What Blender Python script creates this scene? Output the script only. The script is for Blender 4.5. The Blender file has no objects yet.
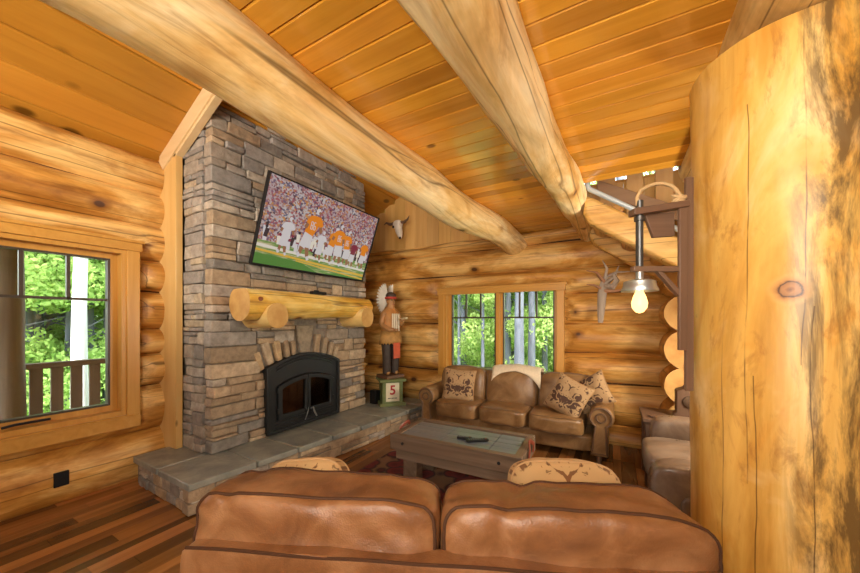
import bpy, bmesh, math, random
from mathutils import Vector, Matrix, noise
PI = math.pi
R = random.Random(7)
sc = bpy.context.scene
COL = sc.collection

# ------------------------------------------------------------------ helpers
def V(*a): return Vector(a)

def newbm():
    bm = bmesh.new()
    bm.loops.layers.float_color.new('col')
    return bm

def paint(bm, faces, c):
    L = bm.loops.layers.float_color['col']
    c4 = (c[0], c[1], c[2], 1.0)
    for f in faces:
        for l in f.loops: l[L] = c4

def tag(o, label=None, cat=None, group=None, kind=None):
    if label: o['label'] = label
    if cat: o['category'] = cat
    if group: o['group'] = group
    if kind: o['kind'] = kind
    return o

def thing(name, label, cat, loc=(0, 0, 0), rotz=0.0, group=None, kind=None):
    o = bpy.data.objects.new(name, None)
    COL.objects.link(o)
    o.location = loc; o.rotation_euler = (0, 0, rotz)
    o.empty_display_size = 0.1
    o['_m'] = 0
    del o['_m']
    return tag(o, label, cat, group, kind)

def rootmat(o):
    return Matrix.Translation(o.location) @ o.rotation_euler.to_matrix().to_4x4()

def obj(name, bm, mats, parent=None, bevel=0, seg=2, smooth=True, world=False, sub=0, angle=40, label=None):
    """bm -> one linked mesh object; world=True: bm is in world coordinates, brought into the parent's frame"""
    if world and parent is not None:
        m = Matrix.Identity(4); p = parent
        while p is not None:
            m = rootmat(p) @ m; p = p.parent
        bm.transform(m.inverted())
    bmesh.ops.recalc_face_normals(bm, faces=bm.faces[:])
    me = bpy.data.meshes.new(name)
    bm.to_mesh(me); bm.free()
    if not isinstance(mats, (list, tuple)): mats = [mats]
    for m in mats: me.materials.append(m)
    o = bpy.data.objects.new(name, me)
    COL.objects.link(o)
    if parent is not None: o.parent = parent
    if bevel:
        b = o.modifiers.new('bevel', 'BEVEL'); b.width = bevel; b.segments = seg; b.limit_method = 'ANGLE'; b.angle_limit = math.radians(35)
    if sub:
        s = o.modifiers.new('sub', 'SUBSURF'); s.levels = sub; s.render_levels = sub
    if smooth:
        for p in me.polygons: p.use_smooth = True
        try: me.set_sharp_from_angle(angle=math.radians(angle))
        except Exception: pass
    if label: o['label'] = label
    return o

def single(name, bm, mats, label, cat, group=None, kind=None, **k):
    return tag(obj(name, bm, mats, **k), label, cat, group, kind)

def box(bm, x0, x1, y0, y1, z0, z1, M=None, mi=0, col=None, jit=0):
    vs = []
    for z in (z0, z1):
        for (x, y) in ((x0, y0), (x1, y0), (x1, y1), (x0, y1)):
            p = V(x + R.uniform(-jit, jit), y + R.uniform(-jit, jit), z + R.uniform(-jit, jit))
            vs.append(bm.verts.new(M @ p if M else p))
    fs = []
    for q in ((3, 2, 1, 0), (4, 5, 6, 7), (0, 1, 5, 4), (1, 2, 6, 5), (2, 3, 7, 6), (3, 0, 4, 7)):
        f = bm.faces.new([vs[i] for i in q]); f.material_index = mi; fs.append(f)
    if col: paint(bm, fs, col)
    return fs

def prism(bm, pts, a, b, axis='y', M=None, mi=0, col=None):
    """2-D outline extruded from a to b along axis; pts are (x,z) for y, (y,z) for x, (x,y) for z"""
    def P(p, t):
        v = V(p[0], t, p[1]) if axis == 'y' else V(t, p[0], p[1]) if axis == 'x' else V(p[0], p[1], t)
        return M @ v if M else v
    A = [bm.verts.new(P(p, a)) for p in pts]; B = [bm.verts.new(P(p, b)) for p in pts]
    n = len(pts); fs = [bm.faces.new(A), bm.faces.new(B[::-1])]
    for i in range(n):
        fs.append(bm.faces.new((A[i], B[i], B[(i + 1) % n], A[(i + 1) % n])))
    for f in fs: f.material_index = mi
    if col: paint(bm, fs, col)
    return fs

def ring(bm, outer, inner, a, b, M=None, mi=0):
    """frame between two outlines of equal length, in (x,z), extruded along y"""
    def P(p, t):
        v = V(p[0], t, p[1]); return M @ v if M else v
    n = len(outer)
    O1 = [bm.verts.new(P(p, a)) for p in outer]; O2 = [bm.verts.new(P(p, b)) for p in outer]
    I1 = [bm.verts.new(P(p, a)) for p in inner]; I2 = [bm.verts.new(P(p, b)) for p in inner]
    for i in range(n):
        j = (i + 1) % n
        for q in ((O1[i], O1[j], I1[j], I1[i]), (O2[i], I2[i], I2[j], O2[j]), (O1[i], O2[i], O2[j], O1[j]), (I1[i], I1[j], I2[j], I2[i])):
            bm.faces.new(q).material_index = mi

def tube(bm, pts, rad, n=10, cap=True, mi=0, M=None, amp=0, seed=0, col=None, flat=None):
    pts = [Vector(p) for p in pts]
    if M: pts = [M @ p for p in pts]
    m = len(pts)
    rads = rad if isinstance(rad, (list, tuple)) else [rad] * m
    rings = []; ref = None; fs = []
    for i, p in enumerate(pts):
        t = (pts[min(i + 1, m - 1)] - pts[max(i - 1, 0)]).normalized()
        if ref is None:
            ref = V(0, 0, 1) if abs(t.z) < .9 else V(1, 0, 0)
        u = (ref - t * ref.dot(t))
        u = u.normalized() if u.length > 1e-5 else t.orthogonal().normalized()
        ref = u; w = t.cross(u)
        rg = []
        for k in range(n):
            a = 2 * PI * k / n
            d = u * math.cos(a) + w * math.sin(a)
            if flat: d = u * math.cos(a) * flat[0] + w * math.sin(a) * flat[1]
            r = rads[i]
            if amp: r *= 1 + amp * noise.noise(V(p.x * 4 + d.x * 1.3 + seed, p.y * 4 + d.y * 1.3, p.z * 4 + d.z * 1.3))
            rg.append(bm.verts.new(p + d * r))
        rings.append(rg)
    for i in range(m - 1):
        for k in range(n):
            fs.append(bm.faces.new((rings[i][k], rings[i][(k + 1) % n], rings[i + 1][(k + 1) % n], rings[i + 1][k])))
    if cap:
        fs.append(bm.faces.new(rings[0][::-1])); fs.append(bm.faces.new(rings[-1]))
    for f in fs: f.material_index = mi
    if col: paint(bm, fs, col)
    return fs

def loop_tube(bm, pts, r, n=8, M=None):
    pts = [Vector(p) for p in pts]
    if M: pts = [M @ p for p in pts]
    m = len(pts); rings = []
    c = sum(pts, V(0, 0, 0)) / m
    for i, p in enumerate(pts):
        t = (pts[(i + 1) % m] - pts[i - 1]).normalized()
        u = (p - c); u = u - t * u.dot(t)
        u = u.normalized() if u.length > 1e-6 else t.orthogonal().normalized()
        w = t.cross(u)
        rings.append([bm.verts.new(p + (u * math.cos(2 * PI * k / n) + w * math.sin(2 * PI * k / n)) * r) for k in range(n)])
    for i in range(m):
        for k in range(n):
            bm.faces.new((rings[i][k], rings[i][(k + 1) % n], rings[(i + 1) % m][(k + 1) % n], rings[(i + 1) % m][k]))

def lathe(bm, prof, n=24, c=(0, 0, 0), M=None, mi=0):
    rings = []
    for r, z in prof:
        rg = []
        for k in range(n):
            a = 2 * PI * k / n
            p = V(c[0] + r * math.cos(a), c[1] + r * math.sin(a), c[2] + z)
            rg.append(bm.verts.new(M @ p if M else p))
        rings.append(rg)
    for i in range(len(prof) - 1):
        for k in range(n):
            bm.faces.new((rings[i][k], rings[i][(k + 1) % n], rings[i + 1][(k + 1) % n], rings[i + 1][k])).material_index = mi
    bm.faces.new(rings[0][::-1]).material_index = mi; bm.faces.new(rings[-1]).material_index = mi

def log(bm, p0, p1, r0, r1=None, seed=0, nseg=40, nang=28, amp=.03, sq=(1, 1), post=None, endround=0.0, wob=.012):
    """a log between two points: radius drifts, surface slightly lumpy; post(v) may clamp a vertex"""
    p0 = Vector(p0); p1 = Vector(p1); r1 = r0 if r1 is None else r1
    ax = (p1 - p0); L = ax.length; ax.normalize()
    up = V(0, 0, 1) if abs(ax.z) < .9 else V(1, 0, 0)
    u = (up - ax * up.dot(ax)).normalized(); w = ax.cross(u)
    rings = []
    for i in range(nseg + 1):
        t = i / nseg; s = t * L
        r = r0 + (r1 - r0) * t
        if endround:
            e = min(s, L - s) / endround
            if e < 1: r *= math.sqrt(max(0.0, 1 - (1 - e) ** 2)) * .35 + .65
        cx = wob * noise.noise(V(s * .9, seed * 3.1, 0)); cz = wob * noise.noise(V(s * .9, seed * 3.1, 9))
        c = p0 + ax * s + w * cx + u * cz
        rg = []
        for k in range(nang):
            a = 2 * PI * k / nang
            ca, sa = math.cos(a), math.sin(a)
            rr = r * (1 + amp * noise.noise(V(ca * 1.2 + seed * 7.7, sa * 1.2, s * 1.6)) + amp * .5 * noise.noise(V(ca * 3 + seed, sa * 3, s * 4)))
            v = c + u * (ca * rr * sq[0]) + w * (sa * rr * sq[1])
            if post: v = post(v)
            rg.append(bm.verts.new(v))
        rings.append(rg)
    for i in range(nseg):
        for k in range(nang):
            bm.faces.new((rings[i][k], rings[i][(k + 1) % nang], rings[i + 1][(k + 1) % nang], rings[i + 1][k]))
    for rg, rev in ((rings[0], True), (rings[-1], False)):
        f = bm.faces.new(rg[::-1] if rev else rg)
        f.material_index = 1

def sq_pt(p, n):
    s = (abs(p.x) ** n + abs(p.y) ** n + abs(p.z) ** n) ** (1 / n)
    return p / s

def superq(bm, c, h, n=5, res=14, disp=None, M=None, mi=0):
    """rounded block: cube pushed onto a superellipsoid"""
    c = Vector(c); cache = {}; 
    def vert(p):
        key = (round(p.x, 4), round(p.y, 4), round(p.z, 4))
        if key not in cache:
            q = sq_pt(p, n)
            v = V(q.x * h[0], q.y * h[1], q.z * h[2])
            if disp: v = disp(q, v)
            v = v + c
            cache[key] = bm.verts.new(M @ v if M else v)
        return cache[key]
    g = [math.sin((-1 + 2 * i / res) * PI / 2 * .999) / math.sin(PI / 2 * .999) * .35 + (-1 + 2 * i / res) * .65 for i in range(res + 1)]
    for ax in range(3):
        for s in (-1, 1):
            for i in range(res):
                for j in range(res):
                    q = []
                    for (a, b) in ((i, j), (i + 1, j), (i + 1, j + 1), (i, j + 1)):
                        l = [g[a], g[b]]; l.insert(ax, s)
                        q.append(vert(V(*l)))
                    try: bm.faces.new(q).material_index = mi
                    except ValueError: pass

def sq_loop(h, n, fixed_axis, val, N=64):
    """closed curve on the superellipsoid where the given axis sits at val (of the cube)"""
    out = []
    for i in range(N):
        a = 2 * PI * i / N
        ca, sa = math.cos(a), math.sin(a)
        m = max(abs(ca), abs(sa)); l = [ca / m, sa / m]; l.insert(fixed_axis, val)
        q = sq_pt(V(*l), n)
        out.append((q, V(q.x * h[0], q.y * h[1], q.z * h[2])))
    return out

def pillow(bm, w, h, t, M=None, res=20, seed=0, pinch=.08):
    """soft square pillow standing in the x-z plane, thick along y"""
    def pt(u, v, s):
        x = u * w / 2 * (1 - pinch * (1 - v * v)); z = v * h / 2 * (1 - pinch * (1 - u * u))
        th = t / 2 * (max(0, (1 - u ** 4)) * max(0, (1 - v ** 4))) ** .55
        th *= 1 + .18 * noise.noise(V(u * 2 + seed, v * 2, seed))
        p = V(x, s * th, z)
        return M @ p if M else p
    g = [-1 + 2 * i / res for i in range(res + 1)]
    edge = {}
    for s in (-1, 1):
        vv = {}
        for i in range(res + 1):
            for j in range(res + 1):
                e = i in (0, res) or j in (0, res)
                if e and (i, j) in edge: vv[i, j] = edge[i, j]
                else:
                    vv[i, j] = bm.verts.new(pt(g[i], g[j], s))
                    if e: edge[i, j] = vv[i, j]
        for i in range(res):
            for j in range(res):
                q = (vv[i, j], vv[i + 1, j], vv[i + 1, j + 1], vv[i, j + 1])
                bm.faces.new(q if s < 0 else q[::-1])
    rim = [pt(g[i], -1, 1) for i in range(res)] + [pt(1, g[i], 1) for i in range(res)] + [pt(g[res - i], 1, 1) for i in range(res)] + [pt(-1, g[res - i], 1) for i in range(res)]
    return rim

def rotz(a): return Matrix.Rotation(a, 4, 'Z')
def rotx(a): return Matrix.Rotation(a, 4, 'X')
def roty(a): return Matrix.Rotation(a, 4, 'Y')
def T(*a): return Matrix.Translation(a)

# ------------------------------------------------------------------ materials
def mk(name):
    m = bpy.data.materials.new(name); m.use_nodes = True
    nt = m.node_tree; b = nt.nodes['Principled BSDF']
    return m, nt, b
def N(nt, typ, **k):
    n = nt.nodes.new(typ)
    for a, v in k.items():
        if a in ('op',): n.operation = v
        else: setattr(n, a, v)
    return n
def val(nt, op, a, b=None, c=None, clamp=False):
    n = nt.nodes.new('ShaderNodeMath'); n.operation = op; n.use_clamp = clamp
    for i, x in enumerate((a, b, c)):
        if x is None: continue
        if isinstance(x, (int, float)): n.inputs[i].default_value = x
        else: nt.links.new(x, n.inputs[i])
    return n.outputs[0]
def ramp(nt, fac, stops, interp='LINEAR'):
    n = nt.nodes.new('ShaderNodeValToRGB'); cr = n.color_ramp; cr.interpolation = interp
    while len(cr.elements) < len(stops): cr.elements.new(.5)
    for e, (p, c) in zip(cr.elements, stops):
        e.position = p; e.color = (c[0], c[1], c[2], 1) if not isinstance(c, (int, float)) else (c, c, c, 1)
    nt.links.new(fac, n.inputs[0]); return n.outputs[0]
def mix(nt, fac, a, b, mode='MIX'):
    n = nt.nodes.new('ShaderNodeMix'); n.data_type = 'RGBA'; n.blend_type = mode
    for sock, x in ((n.inputs[0], fac), (n.inputs[6], a), (n.inputs[7], b)):
        if isinstance(x, (int, float)): sock.default_value = x
        elif isinstance(x, tuple): sock.default_value = (x[0], x[1], x[2], 1)
        else: nt.links.new(x, sock)
    return n.outputs[2]
def coords(nt, scale=(1, 1, 1), rot=(0, 0, 0), loc=(0, 0, 0), kind='Object'):
    tc = nt.nodes.new('ShaderNodeTexCoord'); mp = nt.nodes.new('ShaderNodeMapping')
    mp.inputs['Scale'].default_value = scale; mp.inputs['Rotation'].default_value = rot; mp.inputs['Location'].default_value = loc
    nt.links.new(tc.outputs[kind], mp.inputs[0]); return mp.outputs[0]
def tnoise(nt, co, scale=1, detail=4, rough=.55, dist=0):
    n = nt.nodes.new('ShaderNodeTexNoise'); n.inputs['Scale'].default_value = scale; n.inputs['Detail'].default_value = detail
    n.inputs['Roughness'].default_value = rough; n.inputs['Distortion'].default_value = dist
    nt.links.new(co, n.inputs['Vector']); return n.outputs[0]
def tvor(nt, co, scale=1, feature='F1', out='Distance', rnd=1):
    n = nt.nodes.new('ShaderNodeTexVoronoi'); n.feature = feature; n.inputs['Scale'].default_value = scale
    n.inputs['Randomness'].default_value = rnd
    nt.links.new(co, n.inputs['Vector']); return n.outputs[out]
def bump(nt, b, h, strength=.3, dist=.01):
    n = nt.nodes.new('ShaderNodeBump'); n.inputs['Strength'].default_value = strength; n.inputs['Distance'].default_value = dist
    nt.links.new(h, n.inputs['Height']); nt.links.new(n.outputs[0], b.inputs['Normal'])
def attr(nt):
    n = nt.nodes.new('ShaderNodeAttribute'); n.attribute_name = 'col'; return n.outputs['Color']

def wood(name, axis, dark, mid, light, rough=.45, attrib=False, knots=.10, bs=.25, along=.7, across=9, kscale=1.6, spec=.4, streak=None):
    m, nt, b = mk(name)
    s = [across] * 3; s['xyz'.index(axis)] = along
    co = coords(nt, tuple(s))
    n1 = tnoise(nt, co, 1, 6, .6, .6)
    big = tnoise(nt, coords(nt, tuple([2.2 if i != 'xyz'.index(axis) else .8 for i in range(3)])), 1, 3)
    c = ramp(nt, n1, [(.25, dark), (.5, mid), (.75, light)])
    c2 = ramp(nt, big, [(.3, mid), (.7, light)])
    c = mix(nt, .4, c, c2)
    if streak:
        ss = [14] * 3; ss['xyz'.index(axis)] = .5
        st = tnoise(nt, coords(nt, tuple(ss), loc=(3, 5, 7)), 1, 4, .6, .4)
        c = mix(nt, ramp(nt, st, [(.62, 0), (.72, streak[1])]), c, streak[0])
    if knots:
        ks = [kscale * 1.6] * 3; ks['xyz'.index(axis)] = kscale
        d = tvor(nt, coords(nt, tuple(ks), loc=(1.3, .7, 2.1)), 1)
        c = mix(nt, ramp(nt, d, [(knots * .55, .9), (knots, 0)]), c, tuple(x * .35 for x in dark))
    if attrib: c = mix(nt, 1.0, c, attr(nt), 'MULTIPLY')
    nt.links.new(c, b.inputs['Base Color'])
    b.inputs['Roughness'].default_value = rough; b.inputs['Specular IOR Level'].default_value = spec
    if bs: bump(nt, b, n1, bs, .008)
    return m

def logmat(name, axis, dark, mid, light, stain, rough=.42, knot=.10, fl=.46, ks=(2.0, 2.9), bs=.4, seed=0):
    """peeled log: broad pale and orange patches, fine grain, short dark flecks, branch knots"""
    m, nt, b = mk(name); i = 'xyz'.index(axis)
    def S(along, across):
        q = [across] * 3; q[i] = along; return tuple(q)
    grain = tnoise(nt, coords(nt, S(1.3, 20), loc=(seed, 1, 2)), 1, 6, .65, .5)
    patch = tnoise(nt, coords(nt, S(1.1, 3.2), loc=(seed, 5, 9)), 1, 5, .62, .7)
    c = ramp(nt, patch, [(.32, dark), (.46, mid), (.60, light)])
    c = mix(nt, 1.0, c, ramp(nt, grain, [(.28, (.52, .43, .35)), (.44, (.92, .90, .86)), (.66, (1.15, 1.15, 1.14))]), 'MULTIPLY')
    st = tnoise(nt, coords(nt, S(1.6, 8), loc=(3, seed, 4)), 1, 6, .7, .8)
    c = mix(nt, ramp(nt, st, [(.55, 0), (.68, fl)]), c, stain)
    crk = tnoise(nt, coords(nt, S(.05, 6), loc=(9, 4, seed)), 1, 1, .3, 0)
    c = mix(nt, ramp(nt, val(nt, 'ABSOLUTE', val(nt, 'SUBTRACT', crk, .56)), [(.0, .75), (.012, 0)]), c, tuple(x * .25 for x in stain))
    if knot:
        q = S(ks[0], ks[1])
        d = tvor(nt, coords(nt, q, loc=(1.3 + seed, .7, 2.1)), 1)
        c = mix(nt, ramp(nt, d, [(knot, .75), (knot * 2.0, 0)]), c, stain)
        c = mix(nt, ramp(nt, d, [(knot * .8, .95), (knot, 0)]), c, (.075, .028, .012))
    nt.links.new(c, b.inputs['Base Color']); b.inputs['Roughness'].default_value = rough; b.inputs['Specular IOR Level'].default_value = .45
    bump(nt, b, val(nt, 'ADD', grain, val(nt, 'MULTIPLY', patch, 1.2)), bs, .012)
    return m

def plain(name, c, rough=.5, metal=0, bs=0, bscale=60, var=0, spec=.5, attrib=False):
    m, nt, b = mk(name)
    b.inputs['Base Color'].default_value = (c[0], c[1], c[2], 1); b.inputs['Roughness'].default_value = rough; b.inputs['Metallic'].default_value = metal
    b.inputs['Specular IOR Level'].default_value = spec
    n = tnoise(nt, coords(nt), bscale, 4)
    if var:
        big = tnoise(nt, coords(nt), bscale * .25, 4)
        cc = mix(nt, ramp(nt, big, [(.35, 0), (.65, 1)]), tuple(x * (1 - var) for x in c), tuple(min(1, x * (1 + var)) for x in c))
        if attrib: cc = mix(nt, 1.0, cc, attr(nt), 'MULTIPLY')
        nt.links.new(cc, b.inputs['Base Color'])
    if bs: bump(nt, b, n, bs, .004)
    return m

def leather(name, dark, mid, light, rough=.38, wr=.5):
    m, nt, b = mk(name)
    big = tnoise(nt, coords(nt), 4.5, 5, .6, .8)
    fine = tvor(nt, coords(nt), 160)
    c = ramp(nt, big, [(.3, dark), (.5, mid), (.72, light)])
    scr = tnoise(nt, coords(nt, (3, 3, 14)), 2.2, 6, .7, 1.5)
    c = mix(nt, ramp(nt, scr, [(.58, 0), (.75, .45)]), c, light)
    nt.links.new(c, b.inputs['Base Color']); b.inputs['Roughness'].default_value = rough
    w = tnoise(nt, coords(nt), 14, 3, .5, 1.2)
    h = val(nt, 'ADD', val(nt, 'MULTIPLY', fine, .15), val(nt, 'MULTIPLY', w, wr))
    bump(nt, b, h, .35, .012)
    nt.links.new(val(nt, 'ADD', val(nt, 'MULTIPLY', big, .3), rough - .15), b.inputs['Roughness'])
    return m

def emis(name, c, s):
    m, nt, b = mk(name)
    b.inputs['Base Color'].default_value = (0, 0, 0, 1)
    b.inputs['Emission Color'].default_value = (c[0], c[1], c[2], 1); b.inputs['Emission Strength'].default_value = s
    return m

MAT = {}
LOGC = dict(dark=(.33, .155, .035), mid=(.56, .31, .09), light=(.72, .47, .19))
for ax in 'xyz':
    MAT['log_' + ax] = logmat('wall_log_' + ax, ax, (.33, .125, .015), (.54, .26, .052), (.76, .48, .165), (.19, .062, .010), .45)
MAT['beam_y'] = logmat('beam_log', 'y', (.54, .29, .07), (.74, .50, .20), (.88, .72, .42), (.36, .16, .03), .42, seed=4, fl=.4)
MAT['beam_x'] = logmat('stringer_log', 'x', (.52, .26, .05), (.66, .38, .10), (.78, .52, .20), (.34, .14, .03), .45, seed=7, fl=.4)
MAT['endgrain'] = None
def endgrain():
    m, nt, b = mk('end_grain')
    n = tnoise(nt, coords(nt), 8, 4)
    nt.links.new(ramp(nt, n, [(.3, (.50, .25, .06)), (.7, (.66, .40, .13))]), b.inputs['Base Color']); b.inputs['Roughness'].default_value = .6
    return m
MAT['end'] = endgrain()
MAT['ceil_x'] = wood('ceiling_board', 'x', (.44, .165, .012), (.62, .275, .025), (.74, .38, .055), .17, attrib=True, knots=.10, bs=.08, across=14, along=.9, kscale=2.2, spec=.9)
MAT['roof_y'] = wood('roof_board', 'y', (.36, .13, .012), (.52, .22, .025), (.60, .28, .04), .3, attrib=True, knots=.20, bs=.08, across=8, along=.8, kscale=2.4, spec=.5)
MAT['gable_z'] = wood('gable_board', 'z', (.40, .19, .05), (.56, .31, .09), (.66, .41, .15), .4, attrib=True, knots=.10, bs=.1)
MAT['floor_y'] = wood('floor_board', 'y', (.135, .05, .013), (.255, .105, .03), (.38, .175, .06), .27, attrib=True, knots=.08, bs=.06, across=16, along=.8, spec=.5)
MAT['pine_z'] = wood('pine_trim_upright', 'z', (.55, .29, .07), (.66, .40, .13), (.74, .50, .20), .4, knots=.08, bs=.08)
MAT['pine_x'] = wood('pine_trim_sloped', 'x', (.60, .38, .16), (.72, .50, .25), (.80, .60, .34), .4, knots=.06, bs=.08)
for ax in 'xyz':
    MAT['fir_' + ax] = wood('window_wood_' + ax, ax, (.40, .17, .025), (.52, .25, .045), (.60, .32, .075), .35, knots=0, bs=.05, across=16)
    MAT['old_' + ax] = wood('weathered_wood_' + ax, ax, (.05, .03, .017), (.135, .085, .05), (.27, .185, .118), .6, knots=.10, bs=.5, across=16, streak=((.05, .03, .02), .7))
    MAT['brown_' + ax] = wood('brown_stained_wood_' + ax, ax, (.065, .032, .017), (.12, .062, .035), (.17, .10, .06), .5, knots=0, bs=.3, across=18)
    MAT['grey_' + ax] = wood('deck_wood_' + ax, ax, (.10, .065, .045), (.17, .115, .08), (.24, .17, .12), .7, knots=0, bs=.3, across=14)
MAT['mantel'] = logmat('mantel_log', 'y', (.60, .30, .03), (.74, .46, .09), (.86, .66, .24), (.45, .18, .02), .28, knot=.10, seed=2, fl=.5, bs=.2)
MAT['mantel_x'] = wood('mantel_bracket_log', 'x', (.55, .28, .05), (.76, .50, .15), (.86, .66, .30), .3, knots=0, bs=.2, across=6)
MAT['drift'] = wood('driftwood', 'z', (.16, .12, .09), (.34, .27, .21), (.52, .44, .36), .8, knots=0, bs=.6, across=24)
MAT['drift_red'] = wood('driftwood_reddish', 'x', (.18, .08, .04), (.34, .16, .08), (.44, .24, .14), .8, knots=0, bs=.6, across=24)

def stone_mat(name, sc=1):
    m, nt, b = mk(name)
    n = tnoise(nt, coords(nt), 14, 6, .65); n2 = tnoise(nt, coords(nt), 45, 5, .6)
    c = mix(nt, 1.0, attr(nt), ramp(nt, n, [(.25, (.55, .52, .5)), (.75, (1.25, 1.22, 1.18))]), 'MULTIPLY')
    nt.links.new(c, b.inputs['Base Color']); b.inputs['Roughness'].default_value = .8; b.inputs['Specular IOR Level'].default_value = .3
    bump(nt, b, val(nt, 'ADD', n, val(nt, 'MULTIPLY', n2, .4)), .7, .02)
    return m
MAT['stone'] = stone_mat('ledge_stone')
MAT['mortar'] = plain('mortar', (.22, .185, .145), .9, bs=.4, bscale=80, var=.2)
def slab_mat():
    m, nt, b = mk('bluestone_slab')
    n = tnoise(nt, coords(nt), 5, 6, .6, .4)
    nt.links.new(ramp(nt, n, [(.3, (.17, .18, .165)), (.5, (.25, .255, .22)), (.7, (.36, .35, .29))]), b.inputs['Base Color'])
    b.inputs['Roughness'].default_value = .42; bump(nt, b, tnoise(nt, coords(nt), 22, 5), .3, .01)
    return m
MAT['slab'] = slab_mat()
MAT['grout'] = plain('pale_grout', (.42, .36, .27), .9, var=.1)
MAT['iron'] = plain('black_iron', (.018, .020, .021), .42, .3, bs=.1, bscale=90, spec=.5)
MAT['iron_lo'] = plain('dark_vent_slot', (.006, .006, .007), .6)
MAT['firebrick'] = wood('firebrick', 'z', (.20, .09, .045), (.36, .19, .10), (.48, .28, .16), .8, knots=0, bs=.3, across=5)
MAT['black'] = plain('black_plastic', (.010, .010, .011), .5, spec=.25)
MAT['bronze'] = plain('dark_bronze_sash', (.05, .035, .022), .4)
MAT['steel'] = plain('galvanized_steel', (.42, .43, .42), .42, .9, bs=.15, bscale=30, var=.2)
MAT['pipe'] = plain('dark_iron_pipe', (.09, .09, .088), .4, .8, bs=.1, var=.15)
MAT['rail_metal'] = plain('pale_metal_rail', (.50, .60, .68), .25, .2)  # pale blue of the reflected sky is painted into the base colour
MAT['leather_front'] = leather('saddle_leather', (.145, .057, .020), (.235, .10, .036), (.36, .18, .078), .40)
MAT['leather_back'] = leather('tobacco_leather', (.14, .068, .024), (.225, .12, .046), (.33, .195, .085), .34, .25)
MAT['leather_dark'] = leather('grey_brown_leather', (.105, .068, .044), (.17, .115, .078), (.26, .185, .13), .32, .3)
MAT['piping'] = plain('leather_piping', (.07, .030, .014), .7, spec=.2)
MAT['piping_back'] = plain('leather_piping_brown', (.13, .07, .035), .45)
MAT['throw'] = plain('cream_knit', (.74, .63, .46), .95, bs=.6, bscale=140, var=.06)
MAT['rug'] = None
def rug_mat():
    m, nt, b = mk('dark_red_rug')
    d = tvor(nt, coords(nt, (1, 1, 1)), 7, 'F1'); n = tnoise(nt, coords(nt), 90, 2)
    c = ramp(nt, d, [(.15, (.10, .012, .012)), (.4, (.17, .018, .016)), (.55, (.03, .012, .014)), (.7, (.20, .10, .05))])
    nt.links.new(c, b.inputs['Base Color']); b.inputs['Roughness'].default_value = .95; bump(nt, b, n, .5, .01)
    return m
MAT['rug'] = rug_mat()

def pillow_mat(name, base, motif, sc=13, th=.52):
    m, nt, b = mk(name)
    tc = nt.nodes.new('ShaderNodeTexCoord'); sp = nt.nodes.new('ShaderNodeSeparateXYZ'); nt.links.new(tc.outputs['Object'], sp.inputs[0])
    cb = nt.nodes.new('ShaderNodeCombineXYZ')
    nt.links.new(val(nt, 'ABSOLUTE', sp.outputs[0]), cb.inputs[0]); nt.links.new(sp.outputs[2], cb.inputs[2])
    n = tnoise(nt, cb.outputs[0], sc, 2, .45, 1.6)
    d = tvor(nt, cb.outputs[0], sc * .9)
    f = val(nt, 'MULTIPLY', ramp(nt, n, [(th, 0), (th + .03, 1)]), ramp(nt, d, [(.52, 1), (.58, 0)]))
    wv = tnoise(nt, coords(nt), 260, 2)
    c = mix(nt, f, base, motif)
    c = mix(nt, ramp(nt, tnoise(nt, cb.outputs[0], sc * 1.8, 2, .5, 2), [(.62, 0), (.65, .7)]), c, tuple(x * .5 for x in motif))
    nt.links.new(c, b.inputs['Base Color']); b.inputs['Roughness'].default_value = .9; bump(nt, b, wv, .3, .004)
    return m
MAT['damask'] = pillow_mat('brown_damask_cloth', (.42, .27, .135), (.085, .042, .026), 11, .47)
MAT['damask_tan'] = pillow_mat('tan_damask_cloth', (.48, .30, .13), (.17, .075, .025), 10, .46)
MAT['cord'] = plain('pillow_cord', (.42, .25, .11), .8)
MAT['tan'] = plain('tan_suede', (.50, .29, .11), .85, bs=.3, var=.12)

def glass_mat():
    m, nt, b = mk('window_glass')
    tr = nt.nodes.new('ShaderNodeBsdfTransparent'); gl = nt.nodes.new('ShaderNodeBsdfGlossy'); gl.inputs['Roughness'].default_value = .02
    fr = nt.nodes.new('ShaderNodeFresnel'); fr.inputs[0].default_value = 1.45
    mx = nt.nodes.new('ShaderNodeMixShader')
    nt.links.new(val(nt, 'MULTIPLY', fr.outputs[0], .6), mx.inputs[0]); nt.links.new(tr.outputs[0], mx.inputs[1]); nt.links.new(gl.outputs[0], mx.inputs[2])
    nt.links.new(mx.outputs[0], nt.nodes['Material Output'].inputs[0])
    return m
MAT['glass'] = glass_mat()
def dark_glass():
    m, nt, b = mk('smoked_stove_glass')
    tr = nt.nodes.new('ShaderNodeBsdfTransparent'); tr.inputs[0].default_value = (.55, .5, .46, 1)
    gl = nt.nodes.new('ShaderNodeBsdfGlossy'); gl.inputs['Roughness'].default_value = .06
    fr = nt.nodes.new('ShaderNodeFresnel'); fr.inputs[0].default_value = 1.5
    mx = nt.nodes.new('ShaderNodeMixShader')
    nt.links.new(fr.outputs[0], mx.inputs[0]); nt.links.new(tr.outputs[0], mx.inputs[1]); nt.links.new(gl.outputs[0], mx.inputs[2])
    nt.links.new(mx.outputs[0], nt.nodes['Material Output'].inputs[0])
    return m
MAT['stove_glass'] = dark_glass()

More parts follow.
